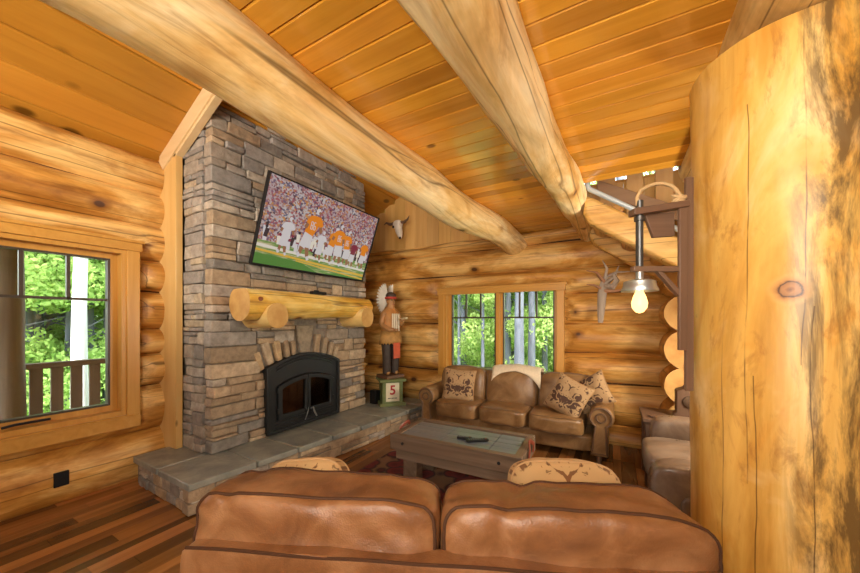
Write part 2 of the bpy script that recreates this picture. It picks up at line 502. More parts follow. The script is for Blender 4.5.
def leaf_mat(name, a, b_):
    m, nt, b = mk(name)
    n = tnoise(nt, coords(nt), 2.5, 4)
    c = ramp(nt, n, [(.3, a), (.7, b_)])
    df = nt.nodes.new('ShaderNodeBsdfDiffuse'); tl = nt.nodes.new('ShaderNodeBsdfTranslucent'); mx = nt.nodes.new('ShaderNodeMixShader'); mx.inputs[0].default_value = .5
    nt.links.new(c, df.inputs[0]); nt.links.new(c, tl.inputs[0]); nt.links.new(df.outputs[0], mx.inputs[1]); nt.links.new(tl.outputs[0], mx.inputs[2])
    nt.links.new(mx.outputs[0], nt.nodes['Material Output'].inputs[0])
    return m
MAT['leaf'] = leaf_mat('green_leaf', (.15, .30, .06), (.46, .62, .20))
MAT['leaf_b'] = leaf_mat('yellow_green_leaf', (.28, .42, .09), (.64, .76, .32))
MAT['bark'] = wood('grey_bark', 'z', (.05, .055, .07), (.10, .112, .145), (.17, .185, .23), .9, knots=0, bs=.6)
MAT['bark_pale'] = wood('pale_bark', 'z', (.45, .45, .46), (.70, .70, .70), (.85, .85, .84), .8, knots=0, bs=.3)
MAT['ground'] = plain('forest_floor', (.16, .24, .06), .95, bscale=3, var=.4)

# ------------------------------------------------------------------ setting
TH = math.radians(29.0104)
H = 1.5
def camxy(right, fwd):
    return (-math.sin(TH) * fwd + math.cos(TH) * right, math.cos(TH) * fwd + math.sin(TH) * right)
ROOF0, ROOFS = 3.19, .51
def roofz(x): return ROOF0 + ROOFS * (x + 3.94)
XL, YB = -3.92, 4.575            # log faces of the left and back walls
DECK = 2.71

# floor: boards along Y
bm = newbm()
x = -4.3
while x < 3.6:
    w = R.choice((.075, .10, .125)); y = -2.2 - R.random()
    while y < 4.9:
        L = R.uniform(.5, 1.5)
        t = R.choice((.38, .6, .8, 1.0, 1.15, 1.35)) * R.uniform(.9, 1.1)
        box(bm, x + .001, x + w - .001, y + .001, min(y + L, 4.95) - .001, -.02, 0, col=(t, t * R.uniform(.92, 1.0), t * R.uniform(.82, 1.0)))
        y += L
    x += w
box(bm, -4.3, 3.6, -2.2, 4.95, -.06, -.021, col=(.2, .2, .2))
single('floor', bm, MAT['floor_y'], 'brown plank wood floor with mixed dark and light boards', 'floor', kind='structure', smooth=False)

# ceiling: loft deck boards along X, V-joints between them
bm = newbm()
y = -2.2; pitch = .1215
y0 = 1.378 - math.ceil((1.378 + 2.2) / pitch) * pitch
y = y0
while y < 4.62:
    xe = 3.4 if y + pitch < 3.21 else -.235
    t = R.uniform(.70, 1.18)
    ch = .007
    A = [(y + .0006, DECK + ch), (y + ch, DECK), (y + pitch - ch, DECK), (y + pitch - .0006, DECK + ch), (y + pitch - .0006, DECK + .04), (y + .0006, DECK + .04)]
    prism(bm, A, -1.46, xe, 'x', col=(t, t * R.uniform(.94, 1.03), t * R.uniform(.85, 1.05)))
    y += pitch
single('ceiling', bm, MAT['ceil_x'], 'amber tongue and groove board ceiling under the loft', 'ceiling', kind='structure', smooth=False)

# sloped roof ceiling: wide boards along Y
bm = newbm()
sl = math.atan(ROOFS)
def roofboards(bm, xa, xb, flip=False):
    x = xa; dx = .245
    while x < xb - 1e-6:
        t = R.uniform(.74, 1.12); cc = (t, t * R.uniform(.95, 1.03), t * R.uniform(.85, 1.05)); g = .006
        f = (lambda q: roofz(q)) if not flip else (lambda q: roofz(2 * xa - q))
        pts = [(x + .007, f(x + .007) + .004), (x + .012, f(x + .012)), (x + dx - .012, f(x + dx - .012)), (x + dx - .007, f(x + dx - .007) + .004), (x + dx - .007, f(x + dx) + .03), (x + .007, f(x) + .03)]
        prism(bm, [(x, f(x) + .031), (x + dx, f(x + dx) + .031), (x + dx, f(x + dx) + .06), (x, f(x) + .06)], -2.2, 4.95, 'y', col=(.05, .04, .03))
        prism(bm, pts, -2.2, 4.95, 'y', col=cc)
        x += dx
roofboards(bm, -4.447, 1.0)
single('ceiling_sloped', bm, MAT['roof_y'], 'sloped pine board ceiling above the left log wall', 'ceiling', kind='structure', smooth=False)
bm = newbm()
roofboards(bm, 1.188, 5.0, True)
single('ceiling_far_slope', bm, MAT['roof_y'], 'far slope of the pine board roof beyond the ridge', 'ceiling', kind='structure', smooth=False)

# left log wall with its window hole
WL = dict(y0=-.55, y1=1.402, z0=.514, z1=2.24)     # outer trim
def clamp_left(v):
    dy = max(WL['y0'] - v.y, v.y - WL['y1'], 0); dz = max(WL['z0'] - v.z, v.z - WL['z1'], 0)
    d = math.hypot(dy, dz)
    xm = XL - .07 + .6 * max(0, d - .01)
    if v.x > xm: v = V(xm, v.y, v.z)
    if WL['y0'] + .09 < v.y < WL['y1'] - .09:
        if v.z > 2.3 - .4 and v.z < WL['z1'] - .07 and v.z > 1.6: v = V(v.x, v.y, WL['z1'] - .07)
        if v.z > WL['z0'] + .09 and v.z < 1.3: v = V(v.x, v.y, WL['z0'] + .09)
    return v
seams = [-.03, .44, .868, 1.179, 1.43, 1.795, 2.092, 2.433, 2.763, 3.12]
bm = newbm()
for i in range(9):
    a, b = seams[i], seams[i + 1]; zc = (a + b) / 2; hh = (b - a) / 2 * 1.075
    dep = .18
    spans = [(-2.2, 4.95)]
    if a >= .8 and b <= 2.12: spans = [(-2.2, WL['y0'] + .08), (WL['y1'] - .08, 4.95)]
    for (ya, yb) in spans:
        log(bm, (XL - dep, ya, zc), (XL - dep, yb, zc), 1, seed=i * 3 + 1, nseg=int((yb - ya) / .05), nang=30, amp=.045, sq=(hh, dep), post=clamp_left, wob=.02)
single('wall_left', bm, [MAT['log_y'], MAT['end']], 'left wall of stacked honey coloured logs', 'wall', kind='structure', angle=60)

# back log wall
WB = dict(x0=-2.385, x1=-.545, z0=.66, z1=1.99)
def clamp_back(v):
    dx = max(WB['x0'] - v.x, v.x - WB['x1'], 0); dz = max(WB['z0'] - v.z, v.z - WB['z1'], 0)
    d = math.hypot(dx, dz)
    ym = YB + .075 - (.32 if v.x < WB['x0'] else .6) * max(0, d - .005)
    if v.y < ym: v = V(v.x, ym, v.z)
    if WB['x0'] + .08 < v.x < WB['x1'] - .08:
        if 1.5 < v.z < WB['z1'] - .05: v = V(v.x, v.y, WB['z1'] - .05)
        if WB['z0'] + .08 < v.z < 1.2: v = V(v.x, v.y, WB['z0'] + .08)
    return v
bseams = [-.12, .21, .72, 1.09, 1.46, 1.86, 2.2, 2.56, 2.74]
bm = newbm()
for i in range(8):
    a, b = bseams[i], bseams[i + 1]; zc = (a + b) / 2; hh = (b - a) / 2 * 1.065; dep = .20
    spans = [(-4.3, 3.4)]
    if a >= .7 and b <= 1.9: spans = [(-4.3, WB['x0'] + .08), (WB['x1'] - .08, 3.4)]
    for (xa, xb) in spans:
        log(bm, (xa, YB + dep, zc), (xb, YB + dep, zc), 1, seed=40 + i * 3, nseg=int((xb - xa) / .05), nang=30, amp=.045, sq=(hh, dep), post=clamp_back, wob=.02)
single('wall_back', bm, [MAT['log_x'], MAT['end']], 'back wall of stacked honey coloured logs', 'wall', kind='structure', angle=60)

bm = newbm()
for (ya, yb, za, zb) in ((-2.2, WL['y0'] + .07, -.02, 3.1), (WL['y1'] - .07, 4.9, -.02, 3.1), (WL['y0'] + .07, WL['y1'] - .07, -.02, WL['z0'] + .07), (WL['y0'] + .07, WL['y1'] - .07, WL['z1'] - .06, 3.1)):
    box(bm, XL - .24, XL - .115, ya, yb, za, zb)
MAT['chink'] = plain('dark_log_joint', (.055, .026, .010), .9, var=.2)
single('wall_left_core', bm, MAT['chink'], 'scribed joints between the logs of the left wall', 'wall', kind='structure', smooth=False)
bm = newbm()
for (xa, xb, za, zb) in ((-4.3, WB['x0'] + .07, -.02, 2.7), (WB['x1'] - .07, 3.4, -.02, 2.7), (WB['x0'] + .07, WB['x1'] - .07, -.02, WB['z0'] + .07), (WB['x0'] + .07, WB['x1'] - .07, WB['z1'] - .04, 2.7)):
    box(bm, xa, xb, YB + .135, YB + .24, za, zb)
single('wall_back_core', bm, MAT['chink'], 'scribed joints between the logs of the back wall', 'wall', kind='structure', smooth=False)

# plank gable above the back logs, with an opening for the upper stair window
bm = newbm()
x = -4.3
GW = (-.6, .75, 3.185, 4.2)
while x < 3.4:
    w = .21; t = R.uniform(.85, 1.1); cc = (t, t, t * R.uniform(.9, 1.05))
    top = (roofz(x + w / 2) if x < 1.1 else roofz(2.376 - x - w / 2))
    segs = [(2.66, top)]
    if x + w > GW[0] and x < GW[1]: segs = [(2.66, GW[2]), (GW[3], top)]
    for a, b in segs: box(bm, x + .002, x + w - .002, YB + .05, YB + .12, a, b, col=cc)
    x += w
single('wall_back_gable', bm, MAT['gable_z'], 'board gable above the back log wall', 'wall', kind='structure', smooth=False)

# stub of the log cross wall right of the stairs: end grain faces the room
bm = newbm()
ss = [-.1, .30, .66, 1.02, 1.40, 1.76, 2.05]
for i in range(6):
    zc = (ss[i] + ss[i + 1]) / 2; hh = (ss[i + 1] - ss[i]) / 2 * 1.06
    log(bm, (.66, 4.16, zc), (.66, YB + .1, zc), 1, seed=80 + i, nseg=10, nang=32, amp=.03, sq=(hh, .20), wob=0)
single('wall_partition', bm, [MAT['log_y'], MAT['end']], 'short log partition with sawn log ends right of the back sofa', 'wall', kind='structure', angle=50)

# plain walls behind the camera and far right, never in view
bm = newbm(); box(bm, -4.3, 3.6, -2.32, -2.2, -.02, 5.2)
single('wall_rear', bm, MAT['gable_z'], 'board wall behind the camera', 'wall', kind='structure', smooth=False)
bm = newbm(); box(bm, 3.5, 3.62, -2.3, 4.9, -.02, 4.6)
single('wall_right', bm, MAT['gable_z'], 'board wall far right of the stairs', 'wall', kind='structure', smooth=False)

# ------------------------------------------------------------------ windows
def window(name, label, loc, rz, W, z0, z1, gl, gz, vm, hm, sashmat, frame_ax):
    """local x along the wall, y outward, front = -y. gl: list of (x0,x1) glass spans; vm: muntins per span"""
    r = tag(thing(name, label, 'window', loc, rz), kind='structure')
    fx, fz = MAT['fir_' + frame_ax], MAT['fir_z']
    w0, w1 = W
    bm = newbm(); box(bm, w0 + .005, w0 + .10, -.02, .03, z0 + .105, z1 - .09); obj('window_trim', bm, fz, r, bevel=.004)
    bm = newbm(); box(bm, w1 - .10, w1 - .005, -.02, .03, z0 + .105, z1 - .09); obj('window_trim', bm, fz, r, bevel=.004)
    bm = newbm(); box(bm, w0 - .01, w1 + .01, -.025, .03, z1 - .09, z1); box(bm, w0 - .025, w1 + .025, -.04, .03, z1 - .015, z1 + .012); obj('window_header', bm, fx, r, bevel=.004)
    bm = newbm(); box(bm, w0 - .0, w1 + .0, -.02, .03, z0, z0 + .105); box(bm, w0 + .06, w1 - .06, -.03, .10, z0 + .105, z0 + .125); obj('window_sill', bm, fx, r, bevel=.004)
    # jamb liner
    bm = newbm()
    ja, jb, jc, jd = gl[0][0] - .055, gl[-1][1] + .055, gz[0] - .055, gz[1] + .05
    ring(bm, [(w0 + .06, z0 + .08), (w1 - .06, z0 + .08), (w1 - .06, z1 - .05), (w0 + .06, z1 - .05)], [(ja, jc), (jb, jc), (jb, jd), (ja, jd)], .0, .28)
    obj('jamb', bm, fz, r)
    for k in range(len(gl) - 1):
        bm = newbm(); box(bm, gl[k][1] + .03, gl[k + 1][0] - .03, .02, .20, jc, jd); obj('mullion', bm, fz, r, bevel=.004)
    for k, (a, b) in enumerate(gl):
        bm = newbm()
        ring(bm, [(a - .058, gz[0] - .06), (b + .058, gz[0] - .06), (b + .058, gz[1] + .055), (a - .058, gz[1] + .055)], [(a, gz[0]), (b, gz[0]), (b, gz[1]), (a, gz[1])], .10, .15)
        s = obj('sash', bm, fz, r, bevel=.003)
        bm = newbm()
        ring(bm, [(a - .004, gz[0] - .004), (b + .004, gz[0] - .004), (b + .004, gz[1] + .004), (a - .004, gz[1] + .004)], [(a + .012, gz[0] + .012), (b - .012, gz[0] + .012), (b - .012, gz[1] - .012), (a + .012, gz[1] - .012)], .095, .155)
        obj('sash_edge', bm, sashmat, s)
        bm = newbm(); box(bm, a, b, .122, .126, gz[0], gz[1]); obj('pane', bm, MAT['glass'], s, smooth=False)
        bm = newbm()
        box(bm, a, b, .108, .142, hm - .011, hm + .011)
        for q in range(1, vm): 
            xx = a + (b - a) * q / vm; box(bm, xx - .011, xx + .011, .108, .142, hm, gz[1])
        obj('muntin', bm, sashmat, s)
    return r
w1 = window('window_1', 'left window with dark grid over the deck railing', (XL + .0, 0, 0), PI / 2, (WL['y0'], WL['y1']), WL['z0'], WL['z1'], [(-.36, .35), (.445, 1.215)], (.735, 2.065), 3, 1.69, MAT['bronze'], 'y')
bm = newbm(); tube(bm, [(.60, .055, .70), (.66, .03, .715), (.84, .03, .715)], .010, 8); obj('crank_handle', bm, MAT['black'], w1, label='black folding crank handle')
w2 = window('window_2', 'back window pair with wood mullion behind the sofa', (0, YB, 0), 0, (WB['x0'], WB['x1']), WB['z0'], WB['z1'], [(-2.20, -1.50), (-1.385, -.69)], (.80, 1.925), 3, 1.55, MAT['bronze'], 'x')
bm = newbm()
r = tag(thing('window_3', 'upper gable window glimpsed above the stairs', 'window', (0, YB, 0)), kind='structure')
ring(bm, [(GW[0], GW[2]), (GW[1], GW[2]), (GW[1], GW[3]), (GW[0], GW[3])], [(GW[0] + .03, GW[2] + .03), (GW[1] - .03, GW[2] + .03), (GW[1] - .03, GW[3] - .05), (GW[0] + .03, GW[3] - .05)], .05, .13)
obj('window_frame', bm, MAT['fir_z'], r)
bm = newbm(); box(bm, GW[0], GW[1], .09, .095, GW[2], GW[3]); obj('pane', bm, MAT['glass'], r, smooth=False)

# trims where the log wall meets the chimney
bm = newbm(); box(bm, XL - .2, -3.70, 1.60, 1.66, .24, roofz(-3.665) - .15)
single('trim_1', bm, MAT['pine_z'], 'upright pine trim board between left logs and stone chimney', 'trim', kind='structure', bevel=.005)
bm = newbm()
xa, xb = -4.0, -2.9
prism(bm, [(xa, roofz(xa) - .001), (xb, roofz(xb) - .001), (xb, roofz(xb) - .175), (xa, roofz(xa) - .175)], 1.585, 1.645, 'y')
prism(bm, [(xa + .25, roofz(xa + .25) - .175), (xb, roofz(xb) - .175), (xb, roofz(xb) - .205), (xa + .25, roofz(xa + .25) - .205)], 1.60, 1.665, 'y')
single('trim_2', bm, MAT['pine_x'], 'pale sloped pine trim board under the roof beside the chimney', 'trim', kind='structure', bevel=.004)

# ------------------------------------------------------------------ stone fireplace
TAN = [(.46, .35, .23), (.40, .295, .19), (.34, .26, .175), (.53, .42, .29)]
GRY = [(.40, .355, .30), (.31, .285, .255), (.47, .41, .33), (.27, .245, .215), (.37, .315, .25)]
def stone_col(z):
    p = .8 if z < 1.3 else .5 if z < 1.9 else .22  # more tan low down: the warmer light there is put into the stone colours
    c = R.choice(TAN) if R.random() < p else R.choice(GRY)
    t = R.uniform(.85, 1.15)
    return tuple(min(.8, v * t) for v in c)
def stones(bm, org, U, Nn, width, z0, z1, skip=None, hr=(.055, .15), wr=(.10, .40), pr=.03, depth=.10, ustart=.0, uend=.0, colf=stone_col, clip=None, gap=1.0):
    """coursed ledge stones on the plane through org with unit direction U (horizontal) and outward normal Nn"""
    U = Vector(U).normalized(); Nn = Vector(Nn).normalized(); org = Vector(org)
    z = z0
    def put(u0, u1, a, b):
        if clip: u0, u1 = clip(u0, u1, a, b)
        if u1 - u0 < .03: return
        if skip and skip((u0 + u1) / 2, (a + b) / 2, (u1 - u0) / 2, (b - a) / 2): return
        g = R.uniform(.0025, .0055) * gap; p = R.uniform(.0, pr)
        vs = []
        for k in (0, 1):
            dd = p if k else -depth
            for (uu, zz) in ((u0 + g, a + g), (u1 - g, a + g), (u1 - g, b - g), (u0 + g, b - g)):
                j = .009 if k else 0
                vs.append(bm.verts.new(org + U * (uu + R.uniform(-j, j)) + Nn * (dd + R.uniform(-.006, .006)) + V(0, 0, zz + R.uniform(-j, j) * .7)))
        fs = [bm.faces.new([vs[i] for i in q]) for q in ((4, 5, 6, 7), (0, 1, 5, 4), (1, 2, 6, 5), (2, 3, 7, 6), (3, 0, 4, 7))]
        paint(bm, fs, colf((a + b) / 2))
    while z < z1 - .02:
        h = R.uniform(*hr)
        if z + h > z1 - .04: h = z1 - z
        u = ustart + R.uniform(-.012, .012)
        while u < width + uend - .03:
            w = R.uniform(*wr) * (1.25 if h > .1 else 1)
            if u + w > width + uend - .09: w = width + uend - u + R.uniform(-.012, .012)
            if h > .10 and R.random() < .35:
                s = h * R.uniform(.35, .65)
                if w > .2 and R.random() < .6:
                    k = w * R.uniform(.35, .65); put(u, u + k, z, z + s); put(u + k, u + w, z, z + s); put(u, u + w, z + s, z + h)
                else: put(u, u + w, z, z + s); put(u, u + w, z + s, z + h)
            else: put(u, u + w, z, z + h)
            u += w
        z += h

FX, FY0, FY1 = -3.245, 1.68, 3.83
HZ = .26
fp = thing('stone_fireplace', 'tall ledge stone fireplace and chimney with raised bluestone hearth', 'fireplace', (-3.4, 2.75, 0))
bm = newbm()
box(bm, -4.05, FX - .022, FY0 + .022, FY1 - .02, 0, 3.60, mi=1)
def skipf(u, z, hu, hz):
    d = abs(FY0 + u - 2.716)
    if .95 < z < arch_z(min(d, .5)) + .23 - .1 * max(0, d - .3) and d < .56: return True
    if 1.18 < z < 1.46 and abs(FY0 + u - 2.73) < .13: return True
    return False
def arch_z(d): return 1.0 + .125 * (1 - (d / .515) ** 2)
def clipf(u0, u1, a, b):
    """stones stop at the stove opening"""
    if a > .98: return u0, u1
    L, Rr = 2.716 - .475 - FY0, 2.716 + .475 - FY0
    if u0 < L < u1: return u0, L
    if u0 < Rr < u1: return Rr, u1
    if u0 >= L and u1 <= Rr: return 0, 0
    return u0, u1
stones(bm, (FX, FY0, 0), (0, 1, 0), (1, 0, 0), FY1 - FY0, HZ, 3.60, skipf, clip=clipf, hr=(.065, .16), wr=(.12, .40))
# a row of small stones under the stove
for k in range(7):
    ya = 2.15 + k * .16
    box(bm, FX - .1, FX + R.uniform(.0, .02), ya + .004, ya + .156, HZ + .003, .305, col=stone_col(.3), jit=.004)
stones(bm, (-3.71, FY0, 0), (1, 0, 0), (0, -1, 0), .35, HZ, 3.60, hr=(.05, .14), wr=(.09, .24), pr=.022, colf=lambda z: tuple(v * 1.0 for v in (R.choice(GRY) if R.random() < .85 else (.46, .38, .27))), gap=.7)  # side face greyer, its cooler light partly put into the stone colours
obj('chimney_breast', bm, [MAT['stone'], MAT['mortar']], fp, bevel=.011, seg=2, world=True)
# arch stones over the stove
def arch_z(d): return 1.0 + .125 * (1 - (d / .515) ** 2)
for k, (d0, w, hgt, lean) in enumerate(((-.53, .075, .20, -.36), (-.43, .085, .25, -.28), (-.325, .08, .22, -.2), (-.225, .07, .19, -.12), (-.145, .055, .17, -.08), (.20, .085, .24, .1), (.305, .08, .22, .18), (.40, .07, .19, .25), (.49, .065, .17, .33))):
    bm = newbm()
    zb = arch_z(d0) - .01
    M = T(FX, 2.716 + d0, zb) @ rotx(-lean)
    hh = hgt
    box(bm, -.08, R.uniform(.02, .04), -w / 2 + .004, w / 2 - .004, 0, hh, M=M, col=R.choice(TAN + [(.58, .42, .24)]), jit=.006)
    obj('arch_stone', bm, MAT['stone'], fp, bevel=.012, world=True)
bm = newbm()
vs = [(-.065, 1.125), (.065, 1.125), (.13, 1.45), (-.13, 1.45)]
prism(bm, [(2.73 + a, b) for a, b in vs], FX - .08, FX + .03, 'x', col=(.36, .30, .22))
obj('keystone', bm, MAT['stone'], fp, bevel=.012, world=True)
# hearth
HA = V(-3.79, 1.33, 0); HB = V(-2.80, 1.30, 0); HC = V(-2.455, 4.20, 0); HD = V(-2.45, 4.52, 0)
bm = newbm()
prism(bm, [(-3.76, 1.36), (-2.83, 1.335), (-2.49, 4.2), (-2.49, 4.52), (-3.85, 4.52), (-3.85, 1.36)], 0, .205, 'z', mi=1)
u = (HB - HA).normalized(); n = V(u.y, -u.x, 0)
def hcol(z): 
    c = R.choice(GRY + TAN[:3] + [(.36, .31, .26)]); return c
stones(bm, HA - n * .03, u, n, (HB - HA).length - .02, .0, .205, hr=(.06, .11), wr=(.08, .24), pr=.02, colf=hcol)
u = (HC - HB).normalized(); n = V(u.y, -u.x, 0)
stones(bm, HB - n * .03, u, n, (HC - HB).length, .0, .205, hr=(.06, .11), wr=(.12, .34), pr=.02, colf=lambda z: R.choice(TAN + GRY[:1]))
obj('hearth_base', bm, [MAT['stone'], MAT['mortar']], fp, bevel=.009, world=True)
def hx(y): return HB.x + (HC.x - HB.x) * (y - HB.y) / (HC.y - HB.y)
bm = newbm(); prism(bm, [(-3.80, 1.335), (-2.83, 1.31), (hx(4.15) - .02, 4.2), (-2.48, 4.5), (-3.86, 4.5), (-3.86, 1.34)], .20, .252, 'z')
obj('hearth_grout', bm, MAT['grout'], fp, world=True)
slabs = [[(-3.84, 1.322), (-3.345, 1.306), (-3.32, 1.70), (-3.84, 1.70)], [(-3.325, 1.305), (-2.80, 1.295), (hx(1.80), 1.80), (-3.30, 1.83)]]
ys = [1.815, 2.21, 2.62, 3.02, 3.44, 3.86, 4.2]
for a, b in zip(ys[:-1], ys[1:]):
    slabs.append([(-3.30, a + .012), (hx(a) + R.uniform(-.008, .008), a), (hx(b) + R.uniform(-.008, .008), b - .016), (-3.30, b - .004)])
slabs += [[(-3.30, 4.205), (-2.455, 4.195), (-2.455, 4.52), (-3.30, 4.52)], [(-3.85, 3.85), (-3.315, 3.85), (-3.315, 4.52), (-3.85, 4.52)]]
for s in slabs:
    bm = newbm(); prism(bm, s, .205, HZ, 'z'); obj('hearth_slab', bm, MAT['slab'], fp, bevel=.008, world=True)

# stove insert: local x along +Y, front = -y towards the room
st = thing('fireplace_insert', 'black arched iron stove insert with two glass doors', 'stove', (FX + .02, 2.716, .30), PI / 2)
def archout(w, zs, za, zb=0.0, n=16):
    pts = [(-w / 2, zb), (w / 2, zb)]
    for i in range(n + 1):
        x_ = w / 2 - w * i / n
        pts.append((x_, zs + (za - zs) * (1 - (2 * x_ / w) ** 2)))
    return pts
OUT = archout(1.02, .69, .815)
DO = archout(.80, .485, .58, .115)
bm = newbm(); ring(bm, OUT, DO, -.045, .14); obj('surround', bm, MAT['iron'], st, bevel=.008)
bm = newbm(); ring(bm, archout(1.05, .70, .828, -.012), archout(.97, .675, .80, .02), -.065, -.04); obj('edge_rim', bm, MAT['iron'], st, bevel=.006)
for kk, off in enumerate((.635, .665)):
    bm = newbm()
    tube(bm, [(x_, -.047, off + .118 * (1 - (x_ / .45) ** 2)) for x_ in [-.40 + .80 * i / 14 for i in range(15)]], .010, 6)
    obj('vent_slot', bm, MAT['iron_lo'] if kk else MAT['iron'], st)
bm = newbm()
for z in (.035, .07): box(bm, -.42, .42, -.055, -.04, z, z + .014)
obj('lower_louvre', bm, MAT['iron_lo'], st, bevel=.004)
for s in (-1, 1):
    n = 10
    def half(x0, x1, zb, zs, za, W=.80, ins=0):
        pts = [(x0, zb), (x1, zb)]
        for i in range(n + 1):
            x_ = x1 + (x0 - x1) * i / n; pts.append((x_, zs + (za - zs) * (1 - (2 * x_ / W) ** 2)))
        return pts
    a, b = (-.395, -.004) if s < 0 else (.004, .395)
    bm = newbm()
    ring(bm, half(a, b, .12, .485, .575), half(a + (.05 if s < 0 else .035), b - (.035 if s < 0 else .05), .175, .43, .525), -.075, -.03)
    d = obj('stove_door', bm, MAT['iron'], st, bevel=.007)
    bm = newbm(); prism(bm, half(a + .03, b - .03, .16, .44, .54), -.052, -.046, 'y'); obj('door_glass', bm, MAT['stove_glass'], d)
    bm = newbm(); tube(bm, [(s * .03, -.08, .16), (s * .035, -.115, .18), (s * .05, -.12, .13), (s * .085, -.12, .065)], [.009, .011, .011, .009], 8); obj('door_handle', bm, MAT['steel'] if s > 0 else MAT['pipe'], d)
    for z in (.2, .42):
        bm = newbm(); tube(bm, [(s * .402, -.07, z), (s * .402, -.07, z + .05)], .012, 8); obj('hinge', bm, MAT['iron'], d)
bm = newbm()
for k in range(6):
    box(bm, -.36 + k * .12 + .003, -.36 + (k + 1) * .12 - .003, -.025, .02, .10, .52)
obj('firebrick_liner', bm, MAT['firebrick'], st, bevel=.004)

# mantel log on two bracket logs
mt = thing('mantel_shelf', 'yellow half log mantel on two log brackets above the stove', 'mantel', (-3.05, 2.7, 1.42))
def mclamp(v):
    if v.z > 1.80: v = V(v.x, v.y, 1.80 + (v.z - 1.80) * .15)
    if v.x < FX - .02: v = V(FX - .02, v.y, v.z)
    return v
bm = newbm(); log(bm, (-3.05, 1.825, 1.68), (-3.06, 3.62, 1.69), .165, .142, seed=5, nseg=44, nang=36, amp=.07, sq=(1, 1), post=mclamp, wob=.03)
obj('mantel_log', bm, [MAT['mantel'], MAT['end']], mt, world=True, angle=55)
for (y, z, r, xe) in ((2.10, 1.555, .125, -2.86), (3.44, 1.545, .13, -2.86)):
    bm = newbm(); log(bm, (FX - .03, y - .02, z), (xe, y, z), r * 1.05, r, seed=int(y * 10), nseg=12, nang=28, amp=.05)
    obj('bracket_log', bm, [MAT['mantel_x'], MAT['end']], mt, world=True, angle=55)
bm = newbm(); superq(bm, (-2.892, 1.935, 1.70), (.012, .034, .030), 2.5, 8); obj('knot', bm, plain('reddish_knot', (.22, .06, .02), .5), mt, world=True, label='round reddish knot on the mantel')
bm = newbm(); box(bm, -3.02, -2.96, 2.62, 2.82, 1.807, 1.84); box(bm, -3.0, -2.97, 2.66, 2.72, 1.84, 1.853)
single('media_box', bm, MAT['black'], 'small black media box lying on top of the mantel log', 'media box', bevel=.004)

# television, leaning forward
TVY, TVW, TVH = 2.79, 1.645, .90
tv = thing('television', 'wide flat television tilted forward on the chimney', 'television', (-2.95, TVY, 2.482), PI / 2)
tilt = math.atan2(.30, .845)
MT = rotx(tilt)
bm = newbm(); ring(bm, [(-TVW / 2, -TVH / 2), (TVW / 2, -TVH / 2), (TVW / 2, TVH / 2), (-TVW / 2, TVH / 2)], [(-TVW / 2 + .014, -TVH / 2 + .02), (TVW / 2 - .014, -TVH / 2 + .02), (TVW / 2 - .014, TVH / 2 - .014), (-TVW / 2 + .014, TVH / 2 - .014)], -.012, .03, M=MT)
obj('bezel', bm, MAT['black'], tv, bevel=.003)
bm = newbm(); box(bm, -TVW / 2 + .01, TVW / 2 - .01, .012, .05, -TVH / 2 + .01, TVH / 2 - .01, M=MT); box(bm, -.35, .35, .05, .075, -.3, .25, M=MT); obj('back_shell', bm, MAT['black'], tv, bevel=.006)
bm = newbm(); box(bm, -.06, .06, .05, .21, -.06, .06); box(bm, -.25, .25, .20, .27, -.15, .15); obj('wall_mount', bm, MAT['pipe'], tv, bevel=.004)

def crowd_mat():
    m, nt, b = mk('screen_crowd')
    co = coords(nt, (1, 1, 1.25))
    vc = nt.nodes.new('ShaderNodeTexVoronoi'); vc.inputs['Scale'].default_value = 50; nt.links.new(co, vc.inputs['Vector'])
    sp = nt.nodes.new('ShaderNodeSeparateColor'); nt.links.new(vc.outputs['Color'], sp.inputs[0])
    c = ramp(nt, sp.outputs[0], [(.0, (.80, .74, .72)), (.2, (.60, .42, .38)), (.32, (.55, .14, .16)), (.44, (.20, .20, .30)), (.56, (.78, .70, .66)), (.70, (.44, .22, .20)), (.80, (.10, .09, .12)), (.88, (.85, .42, .12))], 'CONSTANT')
    big = tnoise(nt, coords(nt), 5, 3)
    c = mix(nt, ramp(nt, big, [(.35, .45), (.65, 0)]), c, (.45, .10, .16))
    b.inputs['Base Color'].default_value = (.0, .0, .0, 1); b.inputs['Roughness'].default_value = .25
    nt.links.new(c, b.inputs['Emission Color']); b.inputs['Emission Strength'].default_value = .52
    return m
def grass_mat():
    m, nt, b = mk('screen_field')
    n = tnoise(nt, coords(nt, (2, 2, 30)), 3, 4)
    c = ramp(nt, n, [(.38, (.13, .26, .07)), (.5, (.22, .34, .10)), (.58, (.50, .45, .22)), (.68, (.68, .56, .38))])
    b.inputs['Base Color'].default_value = (.0, .0, .0, 1); b.inputs['Roughness'].default_value = .25
    nt.links.new(c, b.inputs['Emission Color']); b.inputs['Emission Strength'].default_value = .7
    return m
SM = [crowd_mat(), grass_mat(), emis('screen_yellow', (.72, .42, .06), .75), emis('screen_cream', (.78, .70, .58), .75), emis('screen_orange', (.80, .24, .02), .75), emis('screen_white', (.70, .64, .64), .72), emis('screen_skin', (.34, .15, .08), .7), emis('screen_dark', (.06, .04, .05), .6), emis('screen_green', (.10, .25, .05), .7), emis('screen_maroon', (.25, .03, .06), .7)]
for m in SM: m.node_tree.nodes['Principled BSDF'].inputs['Roughness'].default_value = .25
bm = newbm()
W2, H2 = TVW / 2 - .014, TVH / 2
lay = [0]
def scr(pts, mi, dy=None):
    """polygon on the screen, u in 0..1 left to right, v in 0..1 bottom to top"""
    lay[0] += 1
    y = .004 - lay[0] * .00008
    vs = [bm.verts.new(MT @ V(-W2 + u * 2 * W2, y, -H2 + .02 + v * (2 * H2 - .034))) for u, v in pts]
    bm.faces.new(vs).material_index = mi
